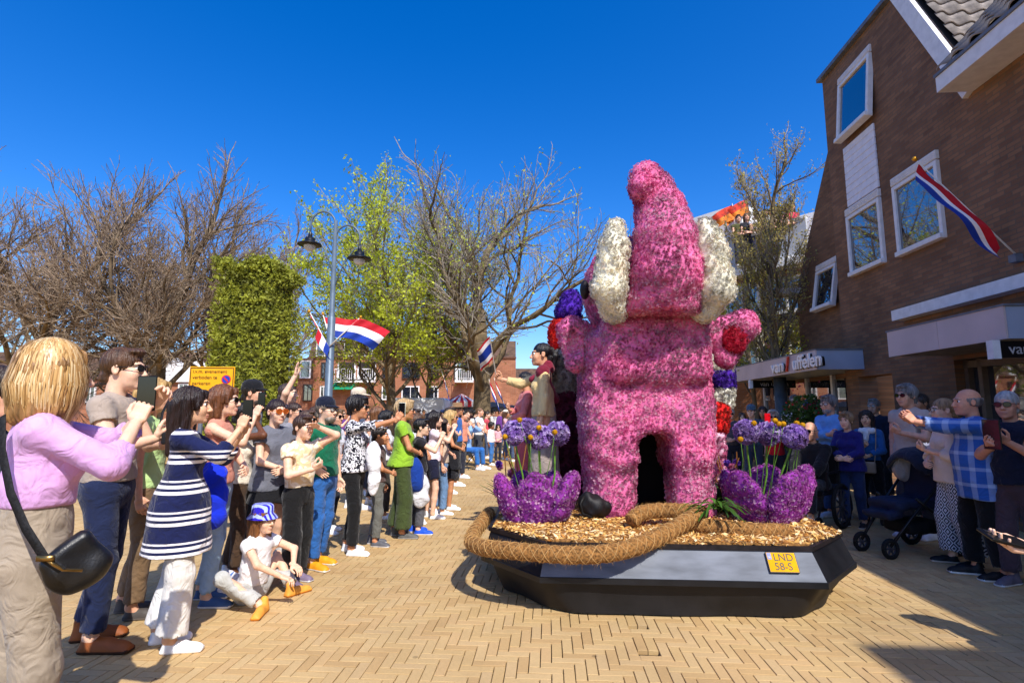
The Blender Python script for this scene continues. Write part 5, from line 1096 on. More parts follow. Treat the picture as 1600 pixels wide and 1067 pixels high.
    if glasses:
        m=glasses_mesh(0,glasses[2] if len(glasses)>2 else 1.); o=mesh('sunglasses' if glasses[0]!='clear' else 'spectacles',HT(np.vstack(m.V))*s,m.F,[mat('frame_'+glasses[1],glasses[1],rough=.3,var=.02),DARKLENS if glasses[0]=='dark' else mat('lens_'+glasses[0],'#9a4a1a' if glasses[0]=='orange' else '#b8b4ac',rough=.05,var=.02,spec=.7)],root,False,m.M)
    # ---------------- top
    ch={0:.0095,1:.0145,2:.026}[lod]
    if top:
        tc,sleeve=top[0],top[1]; hem=top[2] if len(top)>2 else .93; ls=top[3] if len(top)>3 else 1.
        g=.012*ls+.004
        C=SDF(); C.cone(T((0,.005,1.15)),T((0,0,1.36)),.138*w*(.93 if fm else 1)+g,.142*w*(.9 if fm else 1.05)+g,.05,side=(1,0,0),flat=.68)
        C.cone(T((-sw+.01,-.005,1.385)),T((sw-.01,-.005,1.385)),.05+g*.4,.05+g*.4,.05); C.cone(T((0,0,.98)),T((0,0,1.16)),.135*w+g,.13*w+g,.06,side=(1,0,0),flat=.75)
        C.cone(T((-.05,-.015,1.44)),T((.05,-.015,1.44)),.045,.045,.06)
        if hem<.98: C.cone((0,-.005,min(hem,.9)+dz*.9),T((0,0,.98)),(.16*w+g)*(1.0 if hem>.7 else 1.2),(.14 if hem>.7 else .155)*w+g,.06,side=(1,0,0),flat=.78 if hem>.7 else 1.08)
        if hem<.92 and sit is None: C.ell((0,-.05*w,.9+dz),(.14*w+g+.014,.1*w+g+.014,.14),.06); C.cone((0,0,.88),(0,0,1.0),.155*w+g+.006,.15*w+g,.05,side=(1,0,0),flat=.8)
        if fm and not kid:
            for q in(-1,1): C.ell(T((.066*q,.088*w,1.265)),(.066*w,.055,.065),.05)
        if w>1.12: C.ell(T((0,.07*w,1.1)),(.13*w,.1*w,.14),.06)
        C.box(T((0,0,hem-.4)),(.6,.6,.4),.004,.006,'s'); C.cone(T((0,.012,1.49)),T((0,.03,1.62)),.066 if fm else .06,.075,.012,'s')
        if torso_open: C.cone(T((0,.1,1.42)),T((0,.16,1.25)),.045,.02,.02,'s')
        for sgn in(1,-1):
            Sh,El,Wr,fd,pn,shp=arms[sgn]; fl=g*.9
            if sleeve=='none': continue
            if sleeve=='short':
                e=Sh+(El-Sh)*.62; C.cone(Sh,e,.046*aw+fl,.05*aw+fl,.03); C.cone(e,e+nrm(El-Sh)*.09,.075*aw+fl,.075*aw+fl,.004,'s')
            else:
                fr={'long':.93,'half':.25,'three':.55}.get(sleeve,.93); e=El+(Wr-El)*fr
                C.cone(Sh,El,.046*aw+fl,.044*aw+fl,.03).cone(El,e,.044*aw+fl,.038*aw+fl,.02); C.cone(e,e+nrm(Wr-El)*.06,.055*aw+fl,.055*aw+fl,.004,'s')
        V,F=C.mesh(ch,noise=folds(sd,.0042 if lod<2 else .003,19.,(1,1,.8)))
        m=tc if not isinstance(tc,str) else cloth(tc)
        mesh({'dress':'dress'}.get(bot[0],'top'),V*s,F,m,root,True)
    # ---------------- bottom
    kind,bc=bot[0],bot[1]; C=SDF(); bm_=bc if not isinstance(bc,str) else cloth(bc); g=.008
    if kind in('trouser','wide','slim','shorts','jeans'):
        C.cone((0,-.005,.9+dz),T((0,0,1.03)),.155*w+g,.137*w+g,.05,side=(1,0,0),flat=.76); C.ell((0,-.05*w,.9+dz),(.14*w,.1*w,.12),.05)
        ra,rk,rh={'trouser':(.092,.07,.064),'wide':(.096,.092,.108),'slim':(.088,.06,.05),'jeans':(.093,.068,.06),'shorts':(.1,.095,.09)}[kind]
        for sgn in(1,-1):
            hp,kn,an,ft,yaw=lg[sgn]
            if kind=='shorts': e=hp+(kn-hp)*.85; C.cone(hp,e,ra*w,rk*w,.04); C.cone(e,e+nrm(kn-hp)*.1,.13,.13,.004,'s'); continue
            C.cone(hp,kn,ra*w,rk*w,.04)
            e=an+(an-kn)*(.1 if kind=='wide' else .06)+np.array([0,.012,0]); C.cone(kn,e,rk*w,rh*w,.03)
            if sit is None and not legs: pass
            C.cone(e-nrm(kn-e)*.0,e-nrm(kn-e)*.12,rh*w+.02,rh*w+.02,.004,'s')
        wz=bot[2] if len(bot)>2 else 1.04
        if wz>1.05: C.cone(T((0,0,1.0)),T((0,0,wz+.03)),.14*w+g,.13*w+g,.05,side=(1,0,0),flat=.76)
        C.box(T((0,0,wz+.2)),(.4,.4,.2),.004,.006,'s')
        V,F=C.mesh(ch,noise=folds(sd+1,.0032 if lod==0 else(.0042 if lod<2 else .003),19.,(1,1,.3 if kind=='wide' or lod==0 else 1.2)))
        mesh('trousers' if kind!='shorts' else 'shorts',V*s,F,bm_,root,True)
    elif kind in('skirt','dress'):
        hz=bot[2] if len(bot)>2 else .5
        C.cone((0,-.01,hz+dz+.0),T((0,0,1.02)),.215*w,.135*w+g,.05,side=(1,0,0),flat=.9); C.box(T((0,0,1.03+.2)),(.4,.4,.2),.004,.006,'s'); C.box((0,0,hz+dz-.4),(.6,.6,.4),.004,.006,'s')
        V,F=C.mesh(ch,noise=folds(sd+1,.009,16.,(1,1,.25))); mesh('skirt',V*s,F,bm_,root,True)
    # ---------------- shoes
    a,f,m_=SHOE[0]
    for sgn in(1,-1):
        hp,kn,an,ft,yaw=lg[sgn]; fs=(.94 if fm else 1.05)
        if legs and len(legs)>3: Mr=np.asarray(legs[3][0 if sgn==1 else 1])
        else: Mr=rotz(-yaw)
        v=(a*fs)@Mr.T+(ft if not(legs and len(legs)>3) else an-Mr@np.array([0,-.045,.085])); mesh('shoe',v*s,f,shoemat(*shoe),root,True,m_)
    info=dict(root=root,s=s,hands={k:(v[0]*s,v[1]) for k,v in hands.items()},T=lambda p:T(p)*s,HT=lambda p:HT(p)*s,M=lambda p:(rotz(-R(face))@np.asarray(p,float))+np.array([x,y,z0]),Mr=rotz(-R(face)),arms=arms,cl=ch)
    return info
def phone_obj(inf,sgn,label,col='#0c0c0e',size=(.037,.076,.0045),up=None,off=(0,0,0),name='mobile_phone',group=None,cat='phone'):
    """a phone held in hand sgn of a person (top-level object)"""
    p,M=inf['hands'][sgn]; Mw=inf['Mr']@M; c=inf['M'](p)
    pal=-Mw[:,2]; fd=Mw[:,1]; up_=nrm(np.array(up if up is not None else (0,0,1.))); nrmv=nrm(pal-up_*(pal@up_)) if abs(pal@up_)<.95 else nrm(fd-up_*(fd@up_))
    sx=np.cross(up_,nrmv); Rm=np.stack([sx,up_,nrmv],1); c=c+pal*.022+np.asarray(off)
    m=MB(); m.box((0,0,0),size,bev=.003); m.box((0,0,-size[2]-.0006),(size[0]*.92,size[1]*.94,.0005),mi=1); m.box((size[0]*.5,size[1]*.72,size[2]+.001),(.009,.014,.0015),mi=2,bev=.001)
    o=m.build(name,[mat('phone_'+col,col,rough=.35,var=.02),mat('phone_glass','#0a0c10',rough=.08,var=.02,spec=.6),mat('phone_lens','#1b1b1f',rough=.2,var=.02)]); 
    o.matrix_world=Matrix.Translation(Vector(c))@Matrix(Rm.tolist()).to_4x4(); return tag(o,label,cat,group)
# ================================================================ the crowd
GL='spectators along the left of the street'; GR='spectators in the shade on the right'; GF='far spectators at the end of the street'; SK='#e0a98a'; SKL='#ebbd9f'; SKT='#c88a62'; SKD='#6a4028'; DK_=('dark','#1a1614')
def pat(c,k,c2,sc=1.): return cloth(c,pat=k,col2=c2,sc=sc,name='cloth_%s_%s_%s_%s'%(c,k,c2,sc))
def tgt(x,y,z,pole=(.55,-.1,-1),fd=(-.15,.35,1),pn=(-.9,.45,0),sh='grip'): return ((x,y,z),pole,fd,pn,sh)
# ---- nearest: woman in lilac jumper filming
a=person(60,540,2.3,48,'blonde woman in lilac jumper and beige trousers filming with her phone, nearest on the left',hair=None,skin=SKL,top=('#d8a6dc','three',1.1,1.35),bot=('trouser','#a09280',1.14),shoe=('#d8c8b8','#eeeeee'),R_=tgt(.1,.3,1.43,(.9,0,-1)),L_=tgt(-.02,.36,1.5,(.9,.0,-1),(-.1,.6,.9)),w=1.08,lod=0,look=-14,group=GL)
phone_obj(a,1,'black phone held upright by the blonde woman in lilac',size=(.038,.08,.0045),off=(.0,.0,.06))
def strand_hair(inf,base,n,seed,cols,ln,root_r=(.083,.1,.092),fl=.0):
    """volume of fine hair strips combed from the crown down over the head"""
    r=np.random.default_rng(seed); V=[];F=[];C=[];k=9
    for i in range(n):
        th=r.uniform(0,2*pi); fr=abs(((th+pi)%(2*pi))-pi)        # 0 = face side
        start=r.uniform(.0,.75); L=ln*r.uniform(.8,1.12); 
        if fr<.75: 
            if start<.35: L*=.55
        p=[]; R0=1.0+.16*r.random()
        for j in range(k):
            a=start+(1.55-start)*min(1,j/(k-1)*1.7); x=math.sin(a)*math.sin(th)*root_r[0]*R0; y=math.sin(a)*math.cos(th)*root_r[1]*R0-.022; z=math.cos(a)*root_r[2]*R0+.04
            if j/(k-1)*1.7>1:
                d=(j/(k-1)*1.7-1)/.7; z-=d*L; bul=1+.22*math.sin(min(1,d)*pi)-.22*d*d; x*=bul; y=(y+.022)*bul-.022
            p.append((x+.004*math.sin(j*1.3+i),y+.004*math.cos(j*1.1+i*2),z))
        p=np.array(p); 
        if fr<.62: continue
        T_=np.gradient(p,axis=0); nn=p-np.array([0,-.02,0]); s_=np.cross(T_,nn); s_/=np.linalg.norm(s_,axis=1)[:,None]+1e-9; w_=.0028*np.sin(np.linspace(.5,pi-.25,k))[:,None]; b=len(V)*1
        V+=list(p-s_*w_)+list(p+s_*w_); F+=[(b+j,b+j+1,b+k+j+1,b+k+j) for j in range(k-1)]; C+=[cols[r.integers(len(cols))]]*(2*k)
    return mesh('hair',inf['HT'](np.array(V)),F,mat('hair_strands','#ffffff',rough=.38,var=.03,attr='Col',spec=.5),inf['root'],True,cols=np.array([lin(c) for c in C]))
strand_hair(a,None,4200,5,['#dcb880','#cca468','#e6cc9c','#b88c54','#d4ae74','#a07a48'],.215,(.084,.1,.094))
V,F=hair_of('big_bob',0); mesh('hair_under',a['HT'](V*.92),F,hairmat('#a87c48'),a['root'],True)
# her shoulder bag
def W_(inf,p): return inf['M'](np.array(p)*inf['s'])
bag=thing('shoulder_bag','black leather shoulder bag with woven strap on the hip of the woman in lilac','bag',tuple(W_(a,(.2,.08,.93)))); o0=W_(a,(.2,.08,.93)); Ra=a['Mr']
k=SDF(); k.box((.06,.05,-.02),(.034,.095,.085),.03,.03,rot=np.array([[1,0,0],[0,.8,-.6],[0,.6,.8]])).ell((.065,.06,-.07),(.034,.085,.05),.05); V,F=k.mesh(.009,noise=folds(8,.006,20)); mesh('bag_body',V@Ra.T,F,mat('bag_leather','#131417',rough=.38,var=.2,scale=18,bump=.12,bscale=120,spec=.5),bag,True)
def ribbon(pts,wd,nv,th=.003):
    pts=np.array(pts,float); T_=np.gradient(pts,axis=0); nv=np.asarray(nv,float); s_=np.cross(T_,nv); s_/=np.linalg.norm(s_,axis=1)[:,None]; n_=np.cross(s_,T_); n_/=np.linalg.norm(n_,axis=1)[:,None]; k=len(pts); m=MB(); V=np.vstack([pts-s_*wd,pts+s_*wd,pts+s_*wd+n_*th,pts-s_*wd+n_*th]); F=[]
    for i in range(k-1):
        for q in range(4): F.append((q*k+i,q*k+i+1,((q+1)%4)*k+i+1,((q+1)%4)*k+i))
    m.add(V,F); return m
sp_=[(-.14,.0,1.43),(-.13,-.09,1.38),(-.06,-.155,1.25),(.05,-.185,1.08),(.15,-.15,1.03),(.2,-.08,.99),(.225,.0,.97)]
spx=[P(4,650,2.12),P(4,705,2.08),P(17,770,2.05),P(41,825,2.03),P(71,872,2.02),P(98,890,2.05)]
m=ribbon([p-o0 for p in spx],.019,(-.3,-1,.1)); m.build('strap',mat('woven_strap','#1a1a1c',rough=.8,var=.4,scale=60,bump=.5,bscale=120),bag,True)
m=MB(); e=spx[-2]-o0; m.tube([e,e+[.03,.0,-.02],spx[-1]-o0,spx[-1]-o0+[.05,.03,-.01]],.006,6); m.box(e,(.03,.006,.01)); m.build('buckle',mat('brass','#9a7c48',rough=.3,metal=.9),bag,True)
# ---- others on the left, front to back
person(-28,570,2.45,60,'person in navy top and dark patterned trousers at the left edge',hair=('short','#3a2a20'),top=('#141a30','long',.9),bot=('trouser',pat('#2a2220','lace','#54443c',.5)),shoe=('#d8b090','#e8d8c8'),R_='fold',L_='fold',lod=0,w=1.1,group=GL)
b=person(172,543,3.72,80,'man in beige polo shirt and sunglasses holding a camera',sex='m',hair=('short','#5c3c22'),skin=SKL,top=('#a8988a','short',.95),bot=('trouser','#1a2444'),shoe=('#8a4a1c','#3a2010'),R_='chest',L_=tgt(.05,.27,1.16,(.8,-.4,-.6),(-.6,.55,.5),(-.2,-.8,.5)),glasses=DK_,lod=0,group=GL)
cm=thing('camera','small black camera held at the chest of the man in beige','camera',tuple(b['M'](np.array([0.0,.31,1.2])*b['s'])),-R(80)); m=MB(); m.box((0,0,0),(.065,.025,.04),bev=.008); m.box((0,0,.045),(.022,.02,.012),bev=.004); m.build('camera_body',mat('camera_black','#141416',rough=.5,var=.1),cm); m=MB(); m.tube([(0,.02,0),(0,.075,0)],.03,14); m.build('lens',mat('lens_black','#0a0a0c',rough=.25),cm,True)
p0=b['M'](np.array([0,.31,1.2])*b['s']); m=ribbon([b['M'](np.array(p)*b['s'])-p0 for p in((-.06,.3,1.22),(-.07,.2,1.36),(-.06,.05,1.475),(0,-.075,1.5),(.06,.05,1.475),(.07,.2,1.36),(.06,.3,1.22))],.008,(0,0,1)); m.build('neck_strap',mat('strap_black','#0d0d0e',rough=.6),cm,True)
person(228,590,4.25,70,'blonde person in pale green top and brown trousers behind the man in beige',hair=('bob','#c8a060'),top=('#b8d890','short'),bot=('trouser','#7a6248'),shoe=('#4a4440','#6a6460'),group=GL)
c=person(286,603,3.7,72,'dark haired woman in navy and white striped cardigan and white wide trousers',hair=('long_dark','#2a1812'),skin='#e2b08c',top=(pat('#141c48','stripe','#f0ecf0',1.),'three',.62,1.3),bot=('wide','#e6e2dc'),shoe=('#f2f2f0','#ffffff'),R_=tgt(.08,.36,1.47),L_=tgt(.1,.34,1.42),w=.93,lod=0,group=GL)
m=ribbon([c['M'](np.array(p)*c['s']) for p in((-.2,.02,1.0),(-.13,.15,1.0),(0,.185,.99),(.13,.15,1.0),(.19,.02,1.0),(.14,-.14,1.0),(0,-.17,1.0),(-.14,-.14,1.0),(-.2,.02,1.0))],.02,(0,0,1)) if False else None
phone_obj(c,1,'black phone held up by the woman in the striped cardigan',off=(0,0,.05))
d=person(338,600,4.5,84,'auburn haired woman in sunglasses, coral top and pale jeans, blue jacket on her arm',hair=('bob','#7a4a2a'),skin=SKL,top=('#d08a74','none',.95),bot=('jeans','#9ab4cc'),shoe=('#3a5a8a','#eeeeee'),R_=tgt(.06,.3,1.5),L_='fold',glasses=DK_,group=GL)
phone_obj(d,1,'dark phone held up by the auburn haired woman in coral',off=(0,0,.05))
jk=SDF(); jk.ell((0,0,.0),(.13,.07,.16),.04).ell((.02,-.02,-.2),(.12,.06,.14),.06); V,F=jk.mesh(.016,noise=folds(4,.014,22)); o=mesh('blue_jacket',V,F,cloth('#1430d0'),None,True); o.location=tuple(P(330,755,4.2)); tag(o,'bright blue jacket hanging between the striped woman and the woman in coral','jacket')
person(385,594,6.2,85,'man in black cap looking right behind the yellow sign',sex='m',hair=('short','#2a2420'),top=('#6a6a6e','long'),bot=('trouser','#222222'),hat=('cap','#15161c'),beard=('beard','#5a4a40'),group=GL)
person(373,628,5.15,80,'dark skinned woman with bun in cream tee, hand to her face',hair=('bun','#120c0a'),skin=SKD,top=('#e8dcc8','short'),bot=('trouser','#4a3626'),R_='face',group=GL)
e=person(425,622,5.2,128,'woman in grey tee and orange sunglasses with folded arms',hair=('updo','#2c1a14'),skin=SKL,top=('#6a6c76','short',.84,2.2),bot=('skirt','#18181c',.72),shoe=('#222222','#dddddd'),R_='fold',L_='fold',glasses=('orange','#d87018',1.25),w=1.08,group=GL)
f=person(468,647,4.98,118,'youngster in cream tee and black wide trousers shading the eyes',sex='k',hair=('short','#4a3020'),skin=SKL,top=(pat('#f0e4cc','floral','#e8cfa0',.5),'short',1.0,1.6),bot=('wide','#141416'),shoe=('#7a6a80','#e8e8ee'),L_='shade',R_='chest',group=GL)
# sitting girl with bucket hat
LS=(((.26,.34,.0),(1,.4,.6)),((-.26,.30,.0),(-1,.4,.6)),(1.2,-1.2))
gi=person(404,800,4.55,105,'girl sitting cross legged on the paving in a blue swirl bucket hat',sex='k',ht=1.4,hair=('long','#8a5a34'),skin=SKL,top=('#f2f0f2','short',.98,1.4),bot=('trouser','#b8b8b4'),shoe=('#e8a040','#c87820'),R_=tgt(.12,.42,.3,(1,-.3,.3),(-.3,1,-.3),(0,0,-1),'relax'),L_=tgt(.12,.38,.34,(1,-.3,.3),(-.3,1,-.3),(0,0,-1),'relax'),sit=.13,legs=LS,hat=('bucket',pat('#2a20b8','swirl','#a8b8f0',1.)),look=10,lean=.1,group=GL)
k=SDF(); k.ell((0,0,.09),(.12,.1,.1),.04).ell((.05,.03,.04),(.13,.09,.05),.04); V,F=k.mesh(.014,noise=folds(14,.016,24)); V[:,2]=np.maximum(V[:,2],.004); o=mesh('cloth_bag',V,F,pat('#ece8ee','floral','#5a7ab8',.3),None,True); o.location=tuple(G(352,930)); tag(o,'white cloth bag lying on the paving beside the sitting girl','bag')
g=person(503,620,5.5,112,'man in green sports tee, navy cap and blue jeans, hand on hip',sex='m',hair=('short','#8a7a6a'),skin=SKL,top=('#0e6a4c','short',.93,1.3),bot=('jeans','#2c62a8'),shoe=('#e89a18','#f0f0e8'),L_='down',R_='hip',hat=('cap','#12182c'),glasses=('clear','#222222'),beard=('beard','#b0a090'),w=1.12,group=GL)
# white three-stripe shoulders and chest mark
m=MB(); s_=g['s']; 
for q in(-1,1):
    for k in range(3): pass
tr_c=g['M'](np.array([-.055,.152,1.3])*s_); m=MB()
for k in range(3):
    aa=pi/2+(k-1)*.62; d_=np.array([math.cos(aa),0,math.sin(aa)]); n_=np.array([-d_[2],0,d_[0]]); pts=[np.zeros(3),d_*.022+n_*.0085,d_*.04,d_*.022-n_*.0085]; m.add([g['Mr']@(p+np.array([0,.0,0])) for p in pts],[(0,1,2,3)])
o=m.build('chest_mark',FW,g['root']); o.matrix_world=Matrix.Translation(Vector(g['M'](np.array([-.06,.136*1.12+.012,1.27])*s_)))@Matrix.Rotation(0,4,'Z')
h=person(553,618,6.0,95,'dark haired woman in black and white floral blouse raising a phone',hair=('curly','#181012'),skin=SKT,top=(pat('#e8e8ee','floral','#1c1c28',1.1),'half',.9,1.5),bot=('trouser','#151517'),shoe=('#f0f0f0','#ffffff'),R_='reach',L_=tgt(.06,.5,1.52),glasses=DK_,group=GL)
phone_obj(h,1,'pale phone raised by the woman in the floral blouse',col='#cfd8c8',off=(.0,.0,.05))
k=SDF(); k.ell((0,0,0),(.075,.05,.17),.04).ell((.02,0,-.22),(.07,.045,.17),.05); V,F=k.mesh(.014,noise=folds(24,.013,26,(1,1,.4))); o=mesh('white_jacket',V,F,cloth('#eeeef0'),None,True); o.location=tuple(P(583,715,5.85)); tag(o,'white jacket tied at the hip of the woman in the floral blouse','jacket')
person(590,665,6.35,88,'child in brown tee and grey cargo trousers beside the floral blouse',sex='k',hair=('short','#1c1412'),skin=SKT,top=('#5a4440','short'),bot=('trouser','#6a6a64'),shoe=('#5a5a60','#dddddd'),L_='down',R_='fold',group=GL)
i_=person(628,624,6.75,82,'older woman in lime green tee and olive trousers',hair=('curly','#c8a878'),skin=SKT,top=('#8cb830','short',.9,1.5),bot=('wide','#3e4a26'),shoe=('#5a5a58','#999999'),L_='down',R_='fold',glasses=DK_,w=1.1,group=GL)
j_=person(655,653,6.95,85,'boy in black tee and glasses with bright blue shoes',sex='k',hair=('short','#141012'),skin=SKL,top=('#1c1a20','short'),bot=('trouser','#5a5a60'),shoe=('#1450d0','#eeeeee'),R_='phone',L_='down',glasses=('clear','#222222'),group=GL)
phone_obj(j_,1,'dark phone held up by the boy in black',off=(0,0,.05))
for (u,v,Y,col,lb) in((646,735,6.75,'#123a90','navy blue jacket tied round the waist of the boy in black'),(655,760,6.8,'#dcdce0','pale quilted jacket hanging below the navy jacket')):
    k=SDF(); k.ell((0,0,0),(.13,.08,.16),.04).ell((.02,0,-.14),(.11,.07,.12),.05); V,F=k.mesh(.018,noise=folds(int(u),.013,22)); o=mesh('tied_jacket',V,F,cloth(col),None,True); o.location=tuple(P(u,v,Y)); tag(o,lb,'jacket')
person(676,655,7.9,80,'girl with long dark hair crouching to film, navy jacket at her waist',hair=('long','#1e1412'),ht=1.5,skin=SKL,top=('#e8d8e0','short'),bot=('shorts','#1a1c34'),shoe=('#f0f0f0','#ffffff'),R_='phone',L_='phone',group=GL)
person(702,640,8.6,95,'blonde woman in sunglasses and black sleeveless dress with white trim',hair=('long','#d8b070'),skin=SKT,top=('#1a1a20','none',.7),bot=('skirt','#1a1a20',.55),shoe=('#f0f0f0','#ffffff'),R_='fold',L_='down',glasses=DK_,group=GL)
person(690,652,8.2,85,'woman in patterned blue skirt beside the black dress',hair=('updo','#4a3222'),top=('#c8b098','short'),bot=('trouser','#6a8ab0'),shoe=('#f0f0f0','#ffffff'),R_='down',L_='fold',group=GL)
# second row on the left: heads and shoulders showing between the others
back=[(518,636,7.0,110,('long','#7a5a3a'),'#d8d8e0',DK_,None,'f','woman in sunglasses just behind the man in the green tee'),(555,606,8.6,80,('short','#a09080'),'#5a6a8a',None,('cap','#d8c8b0'),'m','man in pale cap behind the floral blouse'),
(600,640,7.9,85,('long_dark','#14100e'),'#e0e0e4',None,None,'f','woman with long black hair beside the raised phone'),(585,634,9.0,80,('bob','#7a5030'),'#ccd4e0',None,None,'f','brown haired woman in pale stripes behind the raised arm'),
(643,638,7.7,90,('short','#3a2a22'),'#3a3a44',None,None,'m','dark haired man directly behind the lime green tee'),(650,645,7.6,100,('long','#6a4a30'),'#e6e6ea',DK_,None,'f','woman in sunglasses and white between the green tee and the boy'),
(668,645,8.3,85,('long_dark','#1c1412'),'#f0f0f4',None,None,'f','woman with dark bun in white behind the boy'),(684,648,8.9,90,('curly','#5a3a28'),'#e8d0c0',None,None,'f','curly haired woman in peach behind the filming girl'),
(474,640,6.6,95,('short','#5a4030'),'#4a5060',DK_,None,'m','man in sunglasses between the youngster and the green tee'),(453,628,7.2,100,('updo','#3a2418'),'#8a8a92',DK_,None,'f','woman in sunglasses in the second row behind the grey tee'),
(440,600,7.6,85,('crop','#4a3a30'),'#8c8c94',None,None,'m','man in grey raising a phone above the heads'),(488,634,8.2,90,('bob','#4a3020'),'#c8ccd4',DK_,None,'f','woman in sunglasses far behind the green tee'),
(573,640,10.,85,('short','#5a4638'),'#a04a50',None,None,'m','man in dull red far behind the floral blouse'),(700,636,10.2,95,('short','#3a2c22'),'#e8ecf0',DK_,None,'m','man in sunglasses and white left of the brown hat'),
(713,630,11.2,100,('short','#6a5a4a'),'#2c62b0',None,('straw','#8a6a4a'),'m','man in brown brimmed hat and blue shirt'),(722,640,12.5,105,('short','#141010'),'#d88a70',None,None,'m','dark haired man in coral right of the brown hat')]
for n_,(u,v,Y,fa,hr,tc,gls,ht_,sx,lb) in enumerate(back):
    q=person(u,v,Y,fa,lb,sex=sx,hair=hr,skin=[SK,SKL,SKT][n_%3],top=(tc,'short'),bot=('trouser',['#2a2c38','#4a5a78','#3a342e'][n_%3]),R_='wave' if n_==10 else ['down','pocket','fold','cross','down'][n_%5],L_=['fold','down','fold','cross','pocket'][n_%5] if n_!=10 else 'down',glasses=gls,hat=ht_,lod=1 if Y<9 else 2,group=GL)
# ---- far crowd at the end of the street
st_=person(728,672,14.4,120,'man in blue shirt and jeans sitting on a folding chair with a camera',sex='m',ht=1.75,hair=('short','#6a4a3a'),top=('#8ab0e0','long'),bot=('jeans','#2c68b0'),R_='face',L_='face',sit=.52,legs=(((.14,.5,0),(.1,1,.5)),((-.14,.48,0),(-.1,1,.5))),lod=2,group=GF)
chx=thing('folding_chair','dark folding chair under the sitting man','chair',tuple(st_['M']((0,0,0))),-R(120)); 
for nm,c_,h_ in(('seat',(0,.05,.44),(.22,.22,.02)),('backrest',(0,-.2,.7),(.2,.015,.12))): m=MB(); m.box(c_,h_); m.build(nm,mat('chair_dark','#2a2a30',rough=.6),chx)
for sx in(-1,1):
    for y0,y1 in((-.22,.2),(.22,-.2)): m=MB(); m.tube([(sx*.2,y0,0),(sx*.2,y1,.8 if y1<0 else .44)],.012,6); m.build('leg',MATS['chair_dark'],chx)
person(748,636,14.9,112,'woman in white printed tee and dark jeans standing at the front of the far crowd',hair=('updo','#7a5a3c'),top=('#f0f0f0','short'),bot=('jeans','#3a3e48'),shoe=('#e8e8e8','#ffffff'),R_='fold',L_='fold',w=1.12,lod=2,group=GF)
person(767,659,15.3,120,'girl in white top and blue jeans at the front of the far crowd',sex='k',hair=('curly','#1c1210'),skin='#8a5a3c',top=('#f2eae4','long'),bot=('jeans','#3a70b0'),lod=2,group=GF)
rr=random.Random(11); tops=['#f0f0f0','#c84a58','#3a4a7a','#6a3a8a','#d8c8b0','#2a2c34','#88a8c8','#b8b0a8','#e0a8b0','#4a6a4a','#7a2838','#e8e4d8']; hrs=[('short','#3a2a20'),('long','#5a3c26'),('bob','#c8a060'),('short','#8a8480'),('curly','#1a1210'),('bob','#4a2e1e'),('crop','#5a4a3c'),('long_dark','#1c1410')]
far=[(778,662,16.0),(790,640,17.),(800,648,16.4),(812,642,18.),(760,642,17.5),(782,638,19.5),(742,640,18.2),(730,640,16.6),(806,636,20.5),(822,650,16.8),(770,640,21.),(796,638,22.5),(752,639,23.),(735,639,21.5),(834,644,18.5),(846,646,19.2),(716,640,19.8),(704,639,22.),(690,640,18.6),(675,640,20.4),(660,640,22.6),(640,641,19.),(620,640,22.),(595,641,17.5),(565,641,16.),(530,640,14.5),(500,641,15.5)]
def ordn(n): return '%d%s'%(n,'th' if 10<n%100<14 else {1:'st',2:'nd',3:'rd'}.get(n%10,'th'))
posn=['far left','left','middle','right','far right']
for n_,(u,v,Y) in enumerate(far):
    hr=rr.choice(hrs); tc=rr.choice(tops); sx='f' if hr[0] in('long','bob','long_dark') else 'm'; cn={'#f0f0f0':'white','#c84a58':'red','#3a4a7a':'navy','#6a3a8a':'purple','#d8c8b0':'beige','#2a2c34':'black','#88a8c8':'light blue','#b8b0a8':'grey','#e0a8b0':'pink','#4a6a4a':'green','#7a2838':'maroon','#e8e4d8':'cream'}[tc]
    hn={'short':'short haired','long':'long haired','bob':'bobbed','curly':'curly haired','crop':'cropped hair','long_dark':'dark long haired'}[hr[0]]
    wh='behind the sitting man' if 715<u<745 else 'behind the girl in white' if 745<=u<785 else 'left of the waving parade woman' if u>=785 else 'seen past the boy in black' if u>635 else 'deep behind the left crowd'
    person(u,v,Y,rr.choice([100,120,150,170]),'%s spectator in %s, %s of the far crowd from the left'%(hn,cn,ordn(sorted(x[0] for x in far).index(u)+1)),sex=sx,hair=hr,skin=rr.choice([SK,SKL,SKT]),top=(tc,rr.choice(['short','long'])),bot=('trouser',rr.choice(['#2a2c38','#4a5a78','#3a342e'])),R_=rr.choice(['down','fold','phone','pocket']),L_=rr.choice(['down','fold','down','pocket']),glasses=DK_ if rr.random()<.35 else None,hat=('cap',rr.choice(['#d8d0c0','#203058'])) if rr.random()<.12 else None,lod=2,group=GF)
# ---- right side
r1=person(1528,608,5.15,282,'bald man in blue plaid shirt reaching out to film',sex='m',hair=('fringe','#8a8078'),skin='#d89878',top=(pat('#2a5cb0','plaid','#a8bce0',1.),'long',.72,1.6),bot=('trouser','#0e0e10'),shoe=('#101012','#f0f0f0'),R_=tgt(.05,.56,1.46,(.5,0,-1),(-.1,.7,.7)),L_=tgt(.05,.57,1.44,(.5,0,-1),(-.1,.7,.7)),w=1.15,lod=1,look=0,group=GR)
r2=person(1588,612,4.9,238,'grey haired man in navy tee and wraparound sunglasses holding a tablet',sex='m',hair=('crop','#b8b4b0'),skin='#d09478',top=('#141a30','short',.9,1.3),bot=('trouser','#4a3a40'),shoe=('#6a6068','#e8e8e8'),R_='phone_low',L_=tgt(.05,.32,1.3,(.6,-.3,-1),(-.3,.8,.5),(-.5,0,.9)),glasses=('dark','#0c0c0c',1.15),w=1.14,group=GR)
